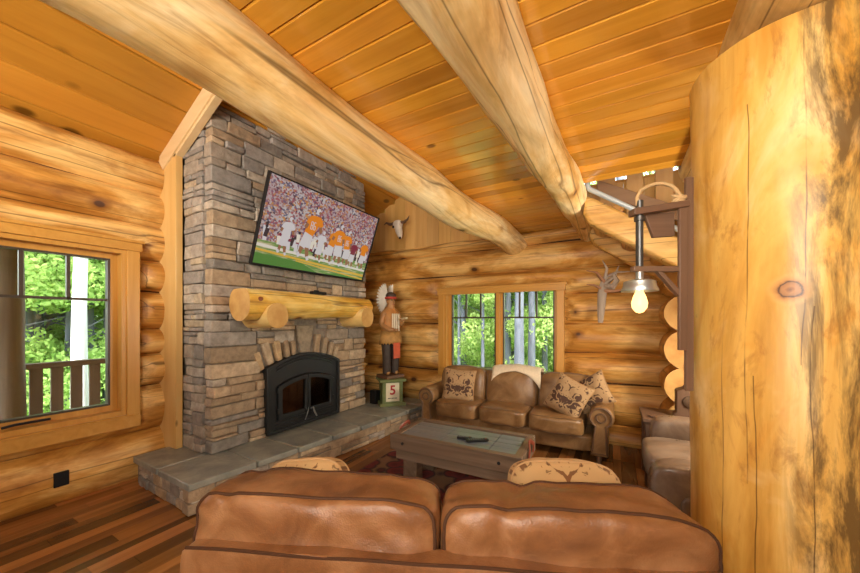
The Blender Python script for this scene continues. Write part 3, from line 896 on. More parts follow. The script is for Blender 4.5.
def ell(u, v, a, b, mi, rot=0, n=14):
    scr([(u + (math.cos(t) * a * math.cos(rot) - math.sin(t) * b * math.sin(rot)), v + (math.cos(t) * a * math.sin(rot) + math.sin(t) * b * math.cos(rot)) * 1.75) for t in [2 * PI * k / n for k in range(n)]], mi)
def limb(u0, v0, u1, v1, w, mi, w1_=None):
    w1_ = w1_ or w
    d = math.hypot(u1 - u0, (v1 - v0) / 1.75) or 1; nx, ny = -(v1 - v0) / 1.75 / d, (u1 - u0) / d
    scr([(u0 + nx * w, v0 + ny * w * 1.75), (u1 + nx * w1_, v1 + ny * w1_ * 1.75), (u1 - nx * w1_, v1 - ny * w1_ * 1.75), (u0 - nx * w, v0 - ny * w * 1.75)], mi)
scr([(0, .27), (1, .27), (1, 1), (0, 1)], 0)
scr([(0, 0), (1, 0), (1, .275), (0, .275)], 1)
scr([(0, .0), (.5, .0), (.34, .10), (0, .12)], 8)
scr([(.55, 0), (1, 0), (1, .03), (.7, .035)], 8)
scr([(0, .20), (1, .135), (1, .165), (0, .235)], 3)
scr([(0, .15), (1, .05), (1, .085), (0, .175)], 2)
scr([(.3, .10), (1, .0), (1, .022), (.3, .115)], 2)
for k in range(46):           # the bench crowd behind the players
    u = R.uniform(.02, .98); v = .30 + R.uniform(-.04, .10)
    limb(u, v - .05, u + R.uniform(-.01, .01), v + .05, .013, R.choice((5, 9, 5, 7, 3)))
    ell(u, v + .07, .010, .011, R.choice((6, 5, 7, 9)))
def player(u, s, lean, jersey=4, num=None):
    b_ = .16
    limb(u - .03 * s, b_ + .06 * s, u - .015 * s, b_ + .25 * s, .016 * s, 6, .022 * s); limb(u + .05 * s, b_ + .03 * s, u + .02 * s, b_ + .25 * s, .016 * s, 6, .022 * s)
    limb(u - .05 * s, b_ + .03 * s, u - .025 * s, b_ + .06 * s, .02 * s, 5); limb(u + .045 * s, b_ + .0, u + .07 * s, b_ + .02 * s, .018 * s, 5)
    limb(u - .022 * s, b_ + .17 * s, u + lean * .3, b_ + .40 * s, .032 * s, 5, .036 * s); limb(u + .03 * s, b_ + .17 * s, u + lean * .3 + .01, b_ + .40 * s, .030 * s, 5, .034 * s)
    limb(u + lean * .3, b_ + .38 * s, u + lean, b_ + .63 * s, .046 * s, jersey, .058 * s)
    ell(u + lean, b_ + .63 * s, .06 * s, .024 * s, jersey)
    limb(u + lean - .05 * s, b_ + .62 * s, u + lean - .085 * s, b_ + .46 * s, .016 * s, 6); limb(u + lean + .05 * s, b_ + .60 * s, u + lean + .075 * s, b_ + .44 * s, .016 * s, 6)
    limb(u + lean - .045 * s, b_ + .62 * s, u + lean - .07 * s, b_ + .53 * s, .021 * s, jersey); limb(u + lean + .045 * s, b_ + .62 * s, u + lean + .068 * s, b_ + .53 * s, .021 * s, jersey)
    ell(u + lean + .008, b_ + .74 * s, .024 * s, .027 * s, 5); ell(u + lean + .02, b_ + .725 * s, .012 * s, .013 * s, 6)
    # numerals 8 6 as strokes
    if num:
        for q, x0 in ((8, u + lean * .75 - .022 * s), (6, u + lean * .75 + .006 * s)):
            y0_, w_, h_ = b_ + .46 * s, .017 * s, .11 * s
            t_ = .003 * s
            limb(x0, y0_, x0, y0_ + h_, t_, 5); limb(x0, y0_, x0 + w_, y0_, t_, 5); limb(x0, y0_ + h_ / 2, x0 + w_, y0_ + h_ / 2, t_, 5); limb(x0, y0_ + h_, x0 + w_, y0_ + h_, t_, 5)
            limb(x0 + w_, y0_, x0 + w_, y0_ + h_ / 2, t_, 5)
            if q == 8: limb(x0 + w_, y0_ + h_ / 2, x0 + w_, y0_ + h_, t_, 5)
player(.17, .58, .02, 5); player(.92, .58, .01); player(.80, .52, .01, 9); player(.735, .66, -.02, num=True); player(.555, .64, .03); player(.645, .72, -.02, num=True); player(.46, .52, .01, 5); player(.33, .84, .05, num=True)
obj('screen', bm, SM, tv, smooth=False)

# ------------------------------------------------------------------ beams, post
def beam(name, label, x0, x1, r0, r1, z0, z1, ya, yb, seed, amp=.05):
    def cl(v): return V(v.x, v.y, min(v.z, DECK + .02)) if x0 < 0 else v
    bm = newbm(); log(bm, (x0, ya, z0), (x1, yb, z1), r0, r1, seed=seed, nseg=90, nang=40, amp=amp, post=cl, wob=.05)
    return single(name, bm, [MAT['beam_y'], MAT['end']], label, 'beam', kind='structure', angle=60)
beam('ceiling_beam', 'pale log beam at the left edge of the loft, passing the chimney', -1.54, -1.20, .166, .158, 2.58, 2.58, -2.2, 4.7, 11)
beam('ceiling_beam', 'knobbly pale log beam in the middle of the board ceiling', -.575, -.30, .19, .105, 2.565, 2.63, -2.2, 4.7, 23, .17)
beam('ceiling_beam', 'log beam resting on the big log post at right', .50, .645, .20, .19, 2.735, 2.735, -2.2, 3.3, 31)

px_, py_ = camxy(1.442, 1.348)
PR, PH = .30, 2.55
def post_mat():
    m, nt, b = mk('peeled_post_log')
    co = coords(nt, (5, 5, .7)); n1 = tnoise(nt, co, 1, 6, .6, .8)
    c = ramp(nt, n1, [(.28, (.36, .15, .018)), (.43, (.58, .31, .058)), (.56, (.70, .42, .105)), (.72, (.82, .59, .24))])
    pat = tnoise(nt, coords(nt, (3, 3, 1.6)), 1, 5, .6, .5)
    c = mix(nt, ramp(nt, pat, [(.52, 0), (.66, .6)]), c, (.84, .63, .32))
    c = mix(nt, ramp(nt, tnoise(nt, coords(nt, (3.4, 3.4, 1.3), loc=(4, 2, 6)), 1, 5, .65, .6), [(.52, 0), (.64, .7)]), c, (.56, .23, .02))
    fl = tnoise(nt, coords(nt, (9, 9, 3.2), loc=(2, 9, 1)), 1, 6, .7, .6)
    c = mix(nt, ramp(nt, fl, [(.56, 0), (.66, .65)]), c, (.36, .15, .025))
    # angle round the post, 0 facing the camera, + to the picture's right
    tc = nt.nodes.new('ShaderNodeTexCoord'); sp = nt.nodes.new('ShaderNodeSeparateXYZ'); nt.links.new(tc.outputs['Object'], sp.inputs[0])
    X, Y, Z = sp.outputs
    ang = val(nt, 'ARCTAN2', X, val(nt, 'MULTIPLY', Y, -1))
    # dark streaks, strongest on the camera-right side
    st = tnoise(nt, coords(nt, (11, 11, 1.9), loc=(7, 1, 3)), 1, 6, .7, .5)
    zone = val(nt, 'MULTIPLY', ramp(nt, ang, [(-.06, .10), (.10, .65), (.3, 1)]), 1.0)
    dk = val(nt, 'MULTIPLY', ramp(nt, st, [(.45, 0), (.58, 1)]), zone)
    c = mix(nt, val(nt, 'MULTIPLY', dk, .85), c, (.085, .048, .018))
    wig = val(nt, 'MULTIPLY', val(nt, 'SUBTRACT', tnoise(nt, coords(nt, (0, 0, 1.1)), 1, 3, .5), .5), .22)
    for a0, za, zb in ((-.30, .9, 2.3), (-.22, .0, 1.3), (.17, 1.35, 2.6), (.24, .2, 1.55), (-.55, .3, 1.6)):
        d = val(nt, 'ABSOLUTE', val(nt, 'SUBTRACT', val(nt, 'SUBTRACT', ang, a0), wig))
        mk_ = ramp(nt, d, [(.002, 1), (.008, 0)])
        mk_ = val(nt, 'MULTIPLY', mk_, val(nt, 'MULTIPLY', val(nt, 'GREATER_THAN', Z, za), val(nt, 'LESS_THAN', Z, zb)))
        mk_ = val(nt, 'MULTIPLY', mk_, ramp(nt, tnoise(nt, coords(nt, (1, 1, 3.5), loc=(a0 * 9, 0, 0)), 1, 3), [(.40, .15), (.52, 1)]))
        c = mix(nt, val(nt, 'MULTIPLY', mk_, .85), c, (.06, .025, .008))
    # the knot
    dz = val(nt, 'SUBTRACT', Z, 1.608); da = val(nt, 'MULTIPLY', val(nt, 'SUBTRACT', ang, .055), PR)
    rr = val(nt, 'SQRT', val(nt, 'ADD', val(nt, 'MULTIPLY', dz, dz), val(nt, 'MULTIPLY', da, da)))
    rn = val(nt, 'ADD', rr, val(nt, 'MULTIPLY', val(nt, 'SUBTRACT', tnoise(nt, coords(nt), 40, 3), .5), .02))
    kc = ramp(nt, rn, [(.0, (.30, .13, .045)), (.28, (.36, .16, .05)), (.33, (.07, .03, .01)), (.40, (.44, .20, .05)), (.6, (.60, .33, .10))])
    sc_ = val(nt, 'MULTIPLY', rn, 10.0)
    kc = ramp(nt, sc_, [(.0, (.20, .08, .03)), (.10, (.40, .18, .06)), (.22, (.33, .15, .05)), (.27, (.05, .02, .01)), (.33, (.42, .19, .05)), (.5, (.62, .36, .11))])
    c = mix(nt, ramp(nt, sc_, [(.34, 1), (.60, 0)]), c, kc)
    nt.links.new(c, b.inputs['Base Color']); b.inputs['Roughness'].default_value = .36; b.inputs['Specular IOR Level'].default_value = .45
    bump(nt, b, val(nt, 'ADD', n1, val(nt, 'MULTIPLY', fl, .5)), .25, .01)
    return m
pa = math.atan2(px_, py_)
bm = newbm()
log(bm, (0, 0, 0), (0, 0, PH), PR, PR, seed=77, nseg=70, nang=96, amp=.035, wob=.012)
post = single('log_post', bm, [post_mat(), MAT['end']], 'huge peeled log post with a dark knot at the right', 'post', kind='structure', angle=60)
post.location = (px_, py_, 0); post.rotation_euler = (0, 0, -pa)

# ------------------------------------------------------------------ stairs to the loft
stc = thing('staircase', 'half log staircase going down right from the loft', 'staircase', (.9, 3.8, 0))
def sb(x): return 2.34 - .70 * (x + .18)
def stringer(y0, y1):
    bm = newbm(); xa, xb = -.24, 3.1
    pts = [(xa + .0, sb(xa) + .10), (xa + .05, sb(xa) + .0), (xb, sb(xb)), (xb, sb(xb) + .29), (xa + .12, sb(xa + .12) + .29), (xa + .02, sb(xa) + .27)]
    prism(bm, pts, y0, y1, 'y'); return bm
obj('stringer', stringer(3.30, 3.44), MAT['beam_x'], stc, bevel=.03, seg=3, world=True)
obj('stringer', stringer(4.26, 4.40), MAT['beam_x'], stc, bevel=.03, seg=3, world=True)
k = 0
x = -.06
while x < 2.8:
    bm = newbm(); z = sb(x) + .30
    prism(bm, [(x - .14, z), (x + .16, z), (x + .14, z - .06), (x + .06, z - .10), (x - .05, z - .10), (x - .12, z - .06)], 3.43, 4.27, 'y')
    obj('tread', bm, MAT['log_y'], stc, bevel=.012, world=True)
    x += .27
bm = newbm(); tube(bm, [(-.20, 3.24, 2.79), (-.20, 3.24, 2.70), (-.18, 3.24, 2.665), (.20, 3.24, 2.40), (1.2, 3.24, 1.71)], .021, 10); obj('handrail', bm, MAT['rail_metal'], stc, world=True, label='pale metal tube handrail')
bm = newbm(); prism(bm, [(-.16, 3.10), (-.16, 2.95), (1.6, 1.95), (1.6, 2.10)], 4.18, 4.24, 'y'); obj('guard_rail', bm, wood('brown_rail_board', 'x', (.20, .10, .04), (.32, .18, .085), (.42, .25, .13), .5, knots=0, bs=.2), stc, bevel=.006, world=True)
for xx in (-.13, .13, .395, .66, .92):
    bm = newbm(); box(bm, xx, xx + .155, 4.24, 4.28, sb(xx) + .45, 3.75); obj('guard_board', bm, MAT['gable_z'], stc, bevel=.004, world=True)

# ------------------------------------------------------------------ sconce on the post
# local frame: x = camera right, y = camera forward; every coordinate from the post's side
bxy = camxy(0, 0)
scn = thing('wall_sconce', 'rustic wood bracket lamp on the big post with a bare glowing bulb', 'lamp', (camxy(1.14, 1.36)[0], camxy(1.14, 1.36)[1], 1.3), TH)
def SL(right, fwd, z): return V(right - 1.14, fwd - 1.36, z - 1.3)
def pxs(px, py, fwd): return SL((px - 430) * fwd / 330, fwd, 1.5 + (321 - py) * fwd / 330)
F = 1.36
def sbox(px0, px1, py0, py1, f0, f1, F=F):
    a = pxs(px0, py1, F); b = pxs(px1, py0, F); bm = newbm(); box(bm, a.x, b.x, f0 - 1.36, f1 - 1.36, a.z, b.z); return bm
obj('backboard', sbox(686.5, 694, 177, 391, 1.36, 1.375), MAT['brown_z'], scn, bevel=.002)
obj('front_board', sbox(677, 685.5, 206, 350, 1.345, 1.36), MAT['brown_z'], scn, bevel=.003)
bm = newbm(); a = pxs(631, 216.5, F); b = pxs(686, 208, F)
prism(bm, [(a.x, a.z), (b.x, b.z), (b.x, b.z + .027), (a.x, a.z + .027)], -.025, .02, 'y'); obj('top_arm', bm, MAT['brown_x'], scn, bevel=.003)
bm = newbm()
q = [pxs(*p, F) for p in ((647, 213), (677, 211), (677, 235), (656, 236.5))]
prism(bm, [(v.x, v.z) for v in q], .012, .03, 'y'); obj('gusset', bm, MAT['brown_x'], scn, bevel=.002)
bm = newbm(); box(bm, pxs(632, 0, F).x, pxs(677, 0, F).x, -.015, .015, pxs(0, 272, F).z, pxs(0, 266.5, F).z); obj('lower_arm', bm, MAT['brown_x'], scn, bevel=.003)
bm = newbm(); q = [pxs(*p, F) for p in ((656, 272), (661, 272), (677, 289), (677, 296))]
prism(bm, [(v.x, v.z) for v in q], -.012, .012, 'y'); obj('brace', bm, MAT['brown_x'], scn, bevel=.002)
cx = pxs(639.5, 0, F).x
bm = newbm(); tube(bm, [(cx, 0, pxs(0, 201, F).z), (cx, 0, pxs(0, 277, F).z)], .014, 14); tube(bm, [(cx, 0, pxs(0, 221, F).z), (cx, 0, pxs(0, 217, F).z)], .02, 14)
obj('pipe', bm, MAT['pipe'], scn)
zs = lambda y: pxs(0, y, F).z
bm = newbm(); rs = 16.5 * F / 330
lathe(bm, [(.014, zs(271)), (.014, zs(279)), (rs * .55, zs(280)), (rs * .84, zs(281.5)), (rs * .88, zs(286)), (rs, zs(290)), (rs * .97, zs(291.5)), (rs * .85, zs(288)), (rs * .8, zs(284)), (.02, zs(282.5))], 32, (cx, 0, 0))
obj('lamp_shade', bm, MAT['steel'], scn, angle=60)
bm = newbm(); rb = 7.2 * F / 330
lathe(bm, [(.012, zs(285)), (.013, zs(289)), (rs * .22, zs(292)), (rb * .8, zs(297)), (rb, zs(303)), (rb * .9, zs(308)), (rb * .5, zs(312)), (.002, zs(313.2))], 20, (cx, 0, 0))
obj('bulb', bm, emis('glowing_bulb', (1, .60, .20), 3.2), scn)
bm = newbm()
rp = [pxs(*p, F) for p in ((638, 206), (637, 198), (640, 191), (646, 187), (654, 184), (663, 183.5), (671, 186), (676, 190), (680, 196))]
tube(bm, rp, .0075, 8, amp=.4)
for kx in range(5): 
    c0 = pxs(679 + R.uniform(-2, 2), 196 + kx * 1.8, F)
    loop_tube(bm, [(c0.x + .022 * math.cos(t), .012 * math.sin(t), c0.z + .008 * math.sin(t * 1 + kx)) for t in [2 * PI * i / 14 for i in range(14)]], .006, 6)
obj('rope', bm, plain('jute_rope', (.46, .30, .14), .9, bs=.6, bscale=150), scn, label='tan jute rope loop')

# ------------------------------------------------------------------ things on the walls
bm = newbm(); box(bm, XL - .02, XL + .008, .850, .936, .158, .275)
o = thing('wall_outlet', 'square black outlet cover on the lowest left log', 'outlet', (XL, .9, .22))
obj('cover_plate', bm, MAT['black'], o, bevel=.004, world=True)
for z in (.195, .245):
    bm = newbm(); box(bm, XL + .006, XL + .009, .878, .908, z - .014, z + .014); obj('socket', bm, MAT['black'], o, bevel=.003, world=True)

sk = thing('animal_skull', 'white animal skull with dark horns high in the left corner', 'skull', (-3.09, 4.48, 3.0))
bm = newbm()
superq(bm, (0, 0, .08), (.085, .06, .075), 2.3, 10); 
def dn(q, v): return V(v.x * (1 - .35 * (-q.z)), v.y * (1 - .2 * (-q.z)), v.z)
superq(bm, (.035, -.03, -.05), (.055, .05, .13), 2.5, 10, disp=dn, M=roty(-.25)); obj('cranium', bm, plain('bone', (.74, .66, .54), .7, bs=.3, bscale=30, var=.1), sk)
for s in (-1, 1):
    bm = newbm(); tube(bm, [(s * .06, 0, .11), (s * .14, -.02, .10), (s * .21, -.03, .13), (s * .25, -.04, .18 if s > 0 else .10)], [.026, .024, .016, .004], 10); obj('horn', bm, MAT['brown_x'], sk)
    bm = newbm(); superq(bm, (s * .055, -.05, .04), (.02, .012, .022), 2.2, 6); obj('eye_socket', bm, MAT['iron_lo'], sk)
bm = newbm(); superq(bm, (.085, -.06, -.16), (.02, .012, .02), 2.2, 6, M=None); obj('nose_hole', bm, MAT['iron_lo'], sk)

dr = thing('driftwood_ornament', 'weathered grey driftwood hung on the back log wall', 'wall ornament', (-.08, 4.50, 1.80))
bm = newbm(); tube(bm, [(-.05, -.02, -.32), (-.045, -.03, -.15), (-.03, -.04, .02), (-.01, -.05, .14), (.01, -.05, .24)], [.028, .040, .048, .042, .02], 10, amp=.5, flat=(1, .6)); obj('trunk_piece', bm, MAT['drift'], dr)
for pts, rr, mt_ in (([(-.03, -.05, .08), (-.12, -.07, .13), (-.20, -.09, .14)], [.02, .014, .004], 'drift_red'), ([(-.01, -.05, .16), (-.09, -.09, .28), (-.2, -.1, .31)], [.024, .016, .004], 'drift_red'), ([(.0, -.05, .2), (.02, -.09, .32), (-.03, -.1, .42)], [.022, .014, .004], 'drift'), ([(.0, -.05, .15), (.10, -.08, .22), (.14, -.1, .34)], [.03, .022, .005], 'drift'), ([(-.01, -.05, .06), (.1, -.08, .05), (.24, -.1, .07)], [.022, .014, .004], 'drift_red'), ([(.0, -.05, .22), (.12, -.10, .27), (.27, -.12, .26)], [.018, .012, .003], 'drift'), ([(.0, -.05, .12), (.08, -.10, .10), (.12, -.1, .17), (.09, -.11, .25)], [.03, .034, .03, .012], 'drift')):
    bm = newbm(); tube(bm, pts, rr, 8, amp=.5); obj('branch', bm, MAT[mt_], dr)

# ------------------------------------------------------------------ carved figure on crate
crate = thing('display_crate', 'green wooden crate with a red 5 panel on the hearth', 'crate', (-2.93, 4.06, HZ), math.radians(47))
GREEN = wood('green_painted_wood', 'x', (.07, .10, .03), (.14, .18, .06), (.24, .27, .12), .6, knots=0, bs=.3)
bm = newbm(); box(bm, -.15, .15, -.15, .15, .04, .35); obj('crate_body', bm, GREEN, crate, bevel=.006)
bm = newbm(); box(bm, -.195, .195, -.195, .195, .35, .39); obj('top_board', bm, GREEN, crate, bevel=.006)
bm = newbm(); box(bm, -.19, .19, -.19, .19, 0, .045); obj('base_board', bm, GREEN, crate, bevel=.006)
for s in (-1, 1):
    bm = newbm(); box(bm, s * .125 - .025, s * .125 + .025, -.165, -.15, .045, .35); obj('corner_stile', bm, GREEN, crate, bevel=.004)
bm = newbm(); box(bm, -.10, .10, -.158, -.15, .065, .335)
pn = obj('sign_panel', bm, plain('cream_paint', (.74, .68, .50), .6, var=.06), crate, bevel=.002)
def text(name, s, size, M, mat, parent, ext=.002):
    cu = bpy.data.curves.new(name, 'FONT'); cu.body = s; cu.size = size; cu.align_x = 'CENTER'; cu.align_y = 'CENTER'; cu.extrude = ext; cu.offset = size * .018
    t = bpy.data.objects.new(name, cu); COL.objects.link(t)
    me = bpy.data.meshes.new_from_object(t.evaluated_get(bpy.context.evaluated_depsgraph_get()))
    bpy.data.objects.remove(t); me.transform(M)
    me.materials.clear(); me.materials.append(mat)
    o = bpy.data.objects.new(name, me); COL.objects.link(o); o.parent = parent; return o
text('numeral', '5', .19, T(0, -.161, .225) @ rotx(PI / 2), plain('red_paint', (.42, .03, .03), .5), pn)
bm = newbm()
for i in range(7): box(bm, -.07 + i * .02, -.07 + i * .02 + R.uniform(.010, .017), -.1605, -.157, .105, .118)
obj('lettering_line', bm, MAT['iron'], pn, smooth=False)
bm = newbm(); box(bm, -3.20, -3.08, 3.90, 4.0, HZ, HZ + .20); box(bm, -3.19, -3.09, 3.892, 3.905, HZ + .02, HZ + .18)
single('black_speaker', bm, MAT['black'], 'small black box standing on the hearth left of the green crate', 'box', bevel=.008)  # plain black box, use unknown

fg = thing('carved_figure', 'carved wooden person with white feathered headdress and brown tunic standing on the green crate', 'statue', (-2.93, 4.06, HZ + .39), math.radians(72))
def skinned(name, verts, edges, rads, mat, parent, root=0, sub=2):
    me = bpy.data.meshes.new(name); me.from_pydata([tuple(v) for v in verts], edges, [])
    o = bpy.data.objects.new(name, me); COL.objects.link(o); o.parent = parent
    md = o.modifiers.new('skin', 'SKIN'); md.use_smooth_shade = True
    for i, r in enumerate(rads):
        sv = me.skin_vertices[0].data[i]; sv.radius = (r, r) if not isinstance(r, tuple) else r; sv.use_root = (i == root)
    s = o.modifiers.new('sub', 'SUBSURF'); s.levels = sub; s.render_levels = sub
    me.materials.append(mat); return o
CARVE = wood('carved_figure_wood', 'z', (.22, .09, .03), (.38, .18, .06), (.50, .27, .10), .45, knots=0, bs=.3)
bm = newbm(); box(bm, -.16, .16, -.14, .15, 0, .05); obj('plinth', bm, MAT['brown_x'], fg, bevel=.01)
vb = [(0, 0, .62), (0, 0, .74), (0, -.005, .88), (0, 0, 1.0), (0, 0, 1.06), (0, -.01, 1.14), (0, -.012, 1.21),
      (.07, 0, .58), (.075, -.01, .32), (.075, 0, .09), (.078, -.07, .065),
      (-.07, 0, .58), (-.075, -.01, .32), (-.075, .0, .09), (-.078, -.07, .065),
      (.125, 0, .96), (.165, .01, .82), (.10, -.14, .80), (.05, -.20, .86),
      (-.125, 0, .96), (-.165, .01, .80), (-.12, -.14, .72), (-.06, -.19, .72)]
eb = [(0, 1), (1, 2), (2, 3), (3, 4), (4, 5), (5, 6), (0, 7), (7, 8), (8, 9), (9, 10), (0, 11), (11, 12), (12, 13), (13, 14), (3, 15), (15, 16), (16, 17), (17, 18), (3, 19), (19, 20), (20, 21), (21, 22)]
rb_ = [(.12, .09), (.105, .08), (.12, .085), (.10, .07), .045, (.06, .07), (.045, .055), .07, .055, .045, .035, .07, .055, .045, .035, .05, .045, .036, .032, .05, .045, .036, .032]
bd = skinned('body', vb, eb, rb_, CARVE, fg)
# face
bm = newbm()
superq(bm, (0, -.082, 1.135), (.012, .02, .024), 2.2, 6); obj('nose', bm, CARVE, fg)
for s in (-1, 1):
    bm = newbm(); superq(bm, (s * .026, -.068, 1.16), (.011, .008, .007), 2.2, 6); obj('eye', bm, MAT['iron_lo'], fg)
    bm = newbm(); superq(bm, (s * .062, -.005, 1.14), (.010, .018, .026), 2.2, 6); obj('ear', bm, CARVE, fg)
bm = newbm(); superq(bm, (0, -.072, 1.10), (.022, .010, .007), 2.2, 6); obj('mouth', bm, plain('carved_lips', (.30, .08, .04), .5), fg)
# tunic, skirt, breastplate, loincloth, leggings
TUN = plain('ochre_tunic', (.42, .22, .06), .7, bs=.5, bscale=40, var=.25)
bm = newbm()
M_ = Matrix.Diagonal((1, .78, 1, 1))
lathe(bm, [(.085, 1.03), (.135, .99), (.155, .90), (.145, .78), (.15, .70), (.152, .67), (.10, .68)], 24, M=M_); obj('tunic', bm, plain('brown_tunic', (.44, .19, .045), .6, bs=.4, bscale=40, var=.2), fg)
bm = newbm()
prof = []
n = 40
r1 = [bm.verts.new((.155 * math.cos(2 * PI * k / n), .125 * math.sin(2 * PI * k / n), .70)) for k in range(n)]
r2 = [bm.verts.new((.175 * math.cos(2 * PI * k / n), .145 * math.sin(2 * PI * k / n), .58)) for k in range(n)]
r3 = [bm.verts.new((.18 * math.cos(2 * PI * k / n), .15 * math.sin(2 * PI * k / n), .50 + (.03 if k % 2 else 0))) for k in range(n)]
for k in range(n):
    j = (k + 1) % n
    bm.faces.new((r1[k], r1[j], r2[j], r2[k])); bm.faces.new((r2[k], r2[j], r3[j], r3[k]))
o = obj('fringed_skirt', bm, TUN, fg); o.modifiers.new('sol', 'SOLIDIFY').thickness = .012
bm = newbm(); box(bm, -.06, .06, -.16, -.145, .30, .53); obj('loincloth', bm, plain('red_cloth_paint', (.55, .09, .03), .6, var=.15), fg, bevel=.006, label='red panel hanging below the skirt')
for k, xx in enumerate((-.055, -.018, .019, .056)):
    bm = newbm(); box(bm, xx - .012, xx + .012, -.135, -.118, .70, .96); obj('breastplate_strip', bm, plain('bone_white_paint', (.72, .64, .48), .6), fg, bevel=.006)
for s in (-1, 1):
    bm = newbm(); tube(bm, [(s * .073, 0, .55), (s * .075, -.01, .32), (s * .075, 0, .07)], [.085, .068, .058], 16); obj('legging', bm, plain('dark_leggings', (.045, .03, .022), .6, var=.2), fg)
    # hand with fingers
    hx_, hy_, hz_ = (.05, -.20, .86) if s > 0 else (-.06, -.19, .72)
    bm = newbm(); superq(bm, (hx_, hy_, hz_), (.028, .028, .022), 2.4, 8)
    for f in range(4): tube(bm, [(hx_ - .02 + f * .013, hy_ - .02, hz_ + .012), (hx_ - .022 + f * .013, hy_ - .045, hz_ + .008), (hx_ - .022 + f * .013, hy_ - .05, hz_ - .012)], [.0075, .007, .006], 6)
    tube(bm, [(hx_ - s * .026, hy_, hz_ + .005), (hx_ - s * .034, hy_ - .026, hz_ + .018)], [.009, .007], 6); obj('hand', bm, CARVE, fg)
bm = newbm()
for k in range(6): tube(bm, [(.03 + .012 * (k % 3), -.16 - .01 * (k // 3), .87 + .014 * (k // 3)), (.03 + .012 * (k % 3), -.33, .885 + .014 * (k // 3))], .0075, 8)
obj('bundle', bm, plain('pale_bundle', (.66, .55, .33), .6), fg, label='pale bundle held out in front')
bm = newbm(); tube(bm, [(.075 * math.cos(t), .082 * math.sin(t) - .005, 1.195) for t in [2 * PI * k / 24 for k in range(25)]], .017, 8); obj('headband', bm, plain('red_band', (.45, .05, .03), .6), fg)
bm = newbm(); superq(bm, (0, -.005, 1.225), (.075, .078, .06), 2.2, 10); obj('hair', bm, plain('carved_hair', (.05, .03, .02), .5), fg)
FE = plain('white_feather', (.80, .74, .62), .7, bs=.3, var=.06)
nf = 13
for k in range(nf):           # feathers stand round the back of the head from the crown down to the shoulders
    a = math.radians(82 - 135 * k / (nf - 1))
    for s in (-1, 1):
        L = .19 + .03 * math.sin(PI * k / (nf - 1))
        d = V(s * .14, math.cos(a), math.sin(a)).normalized()
        base = V(s * .045, .02 + .035 * math.cos(a), 1.17 + .06 * math.sin(a))
        bm = newbm()
        side = d.cross(V(s, 0, 0)).normalized(); nn = d.cross(side)
        pts = []
        for t, w in ((0, .010), (.3, .017), (.7, .019), (.9, .015), (1, .003)):
            pts.append((t, w))
        vs = []
        for t, w in pts: vs.append([bm.verts.new(base + d * (t * L) + side * w + nn * .003), bm.verts.new(base + d * (t * L) - side * w + nn * .003), bm.verts.new(base + d * (t * L) - side * w - nn * .003), bm.verts.new(base + d * (t * L) + side * w - nn * .003)])
        for i in range(len(vs) - 1):
            for q in range(4): bm.faces.new((vs[i][q], vs[i][(q + 1) % 4], vs[i + 1][(q + 1) % 4], vs[i + 1][q]))
        bm.faces.new(vs[0]); bm.faces.new(vs[-1][::-1])
        obj('feather', bm, FE, fg)

# ------------------------------------------------------------------ back sofa
def pipe_loop(name, h, n, ax, v_, c, r, mat, parent, disp=None, M=None):
    bm = newbm(); pts = []
    for q, v in sq_loop(h, n, ax, v_, 72):
        if disp: v = disp(q, v)
        pts.append(v + Vector(c))
    loop_tube(bm, pts, r, 6, M); return obj(name, bm, mat, parent)

SX0, SX1 = -2.29, -.01
sf = thing('leather_sofa', 'brown three seat leather sofa with rolled arms under the back window', 'sofa', ((SX0 + SX1) / 2, 4.17, 0))
cxs = (SX0 + SX1) / 2
LB = MAT['leather_back']
def sl(x, y, z): return V(x - cxs, y - 4.17, z)
bm = newbm(); superq(bm, sl(cxs, 4.2, .18), (.98, .30, .10), 9, 12); obj('base_frame', bm, LB, sf)
bm = newbm(); superq(bm, sl(cxs, 4.40, .48), (1.02, .11, .36), 7, 12); obj('back_frame', bm, LB, sf)
sw = (SX1 - SX0 - .48) / 3
def sag(seed, a=.012):
    return lambda q, v: v + V(0, 0, a * noise.noise(V(q.x * 2.2 + seed, q.y * 2.2, q.z * 2))) + V(0, a * .6 * noise.noise(V(q.x * 3, q.z * 3 + seed, 1)), 0)
for k in range(3):
    xc = SX0 + .23 + sw * (k + .5)
    h = (sw / 2 - .003, .31, .105); c = sl(xc, 4.09, .365)
    f = sag(k * 5.3)
    bm = newbm(); superq(bm, c, h, 6, 14, disp=f); s = obj('seat_cushion', bm, LB, sf)
    pipe_loop('piping', h, 6, 2, .86, c, .005, MAT['piping_back'], s, f); pipe_loop('piping', h, 6, 2, -.86, c, .005, MAT['piping_back'], s, f)
bw = (SX1 - SX0 - .26) / 3
for k in range(3):
    xc = SX0 + .13 + bw * (k + .5)
    h = (bw / 2 - .003, .125, .255); c = V(0, 0, 0)
    M = T(*sl(xc, 4.315, .605)) @ rotx(-.16)
    f = (lambda k: lambda q, v: V(v.x, v.y * (1 + .15 * (1 - q.z * q.z)), v.z * (1 + .06 * (1 - abs(q.x)))) + V(0, .01 * noise.noise(V(q.x * 2 + k * 4, q.z * 2, 0)), .012 * noise.noise(V(q.x * 2.5 + k * 7, 0, 3))))(k)
    bm = newbm(); superq(bm, c, h, 5, 16, disp=f, M=M); s = obj('back_cushion', bm, LB, sf)
    pipe_loop('piping', h, 5, 1, -.80, c, .005, MAT['piping_back'], s, f, M)
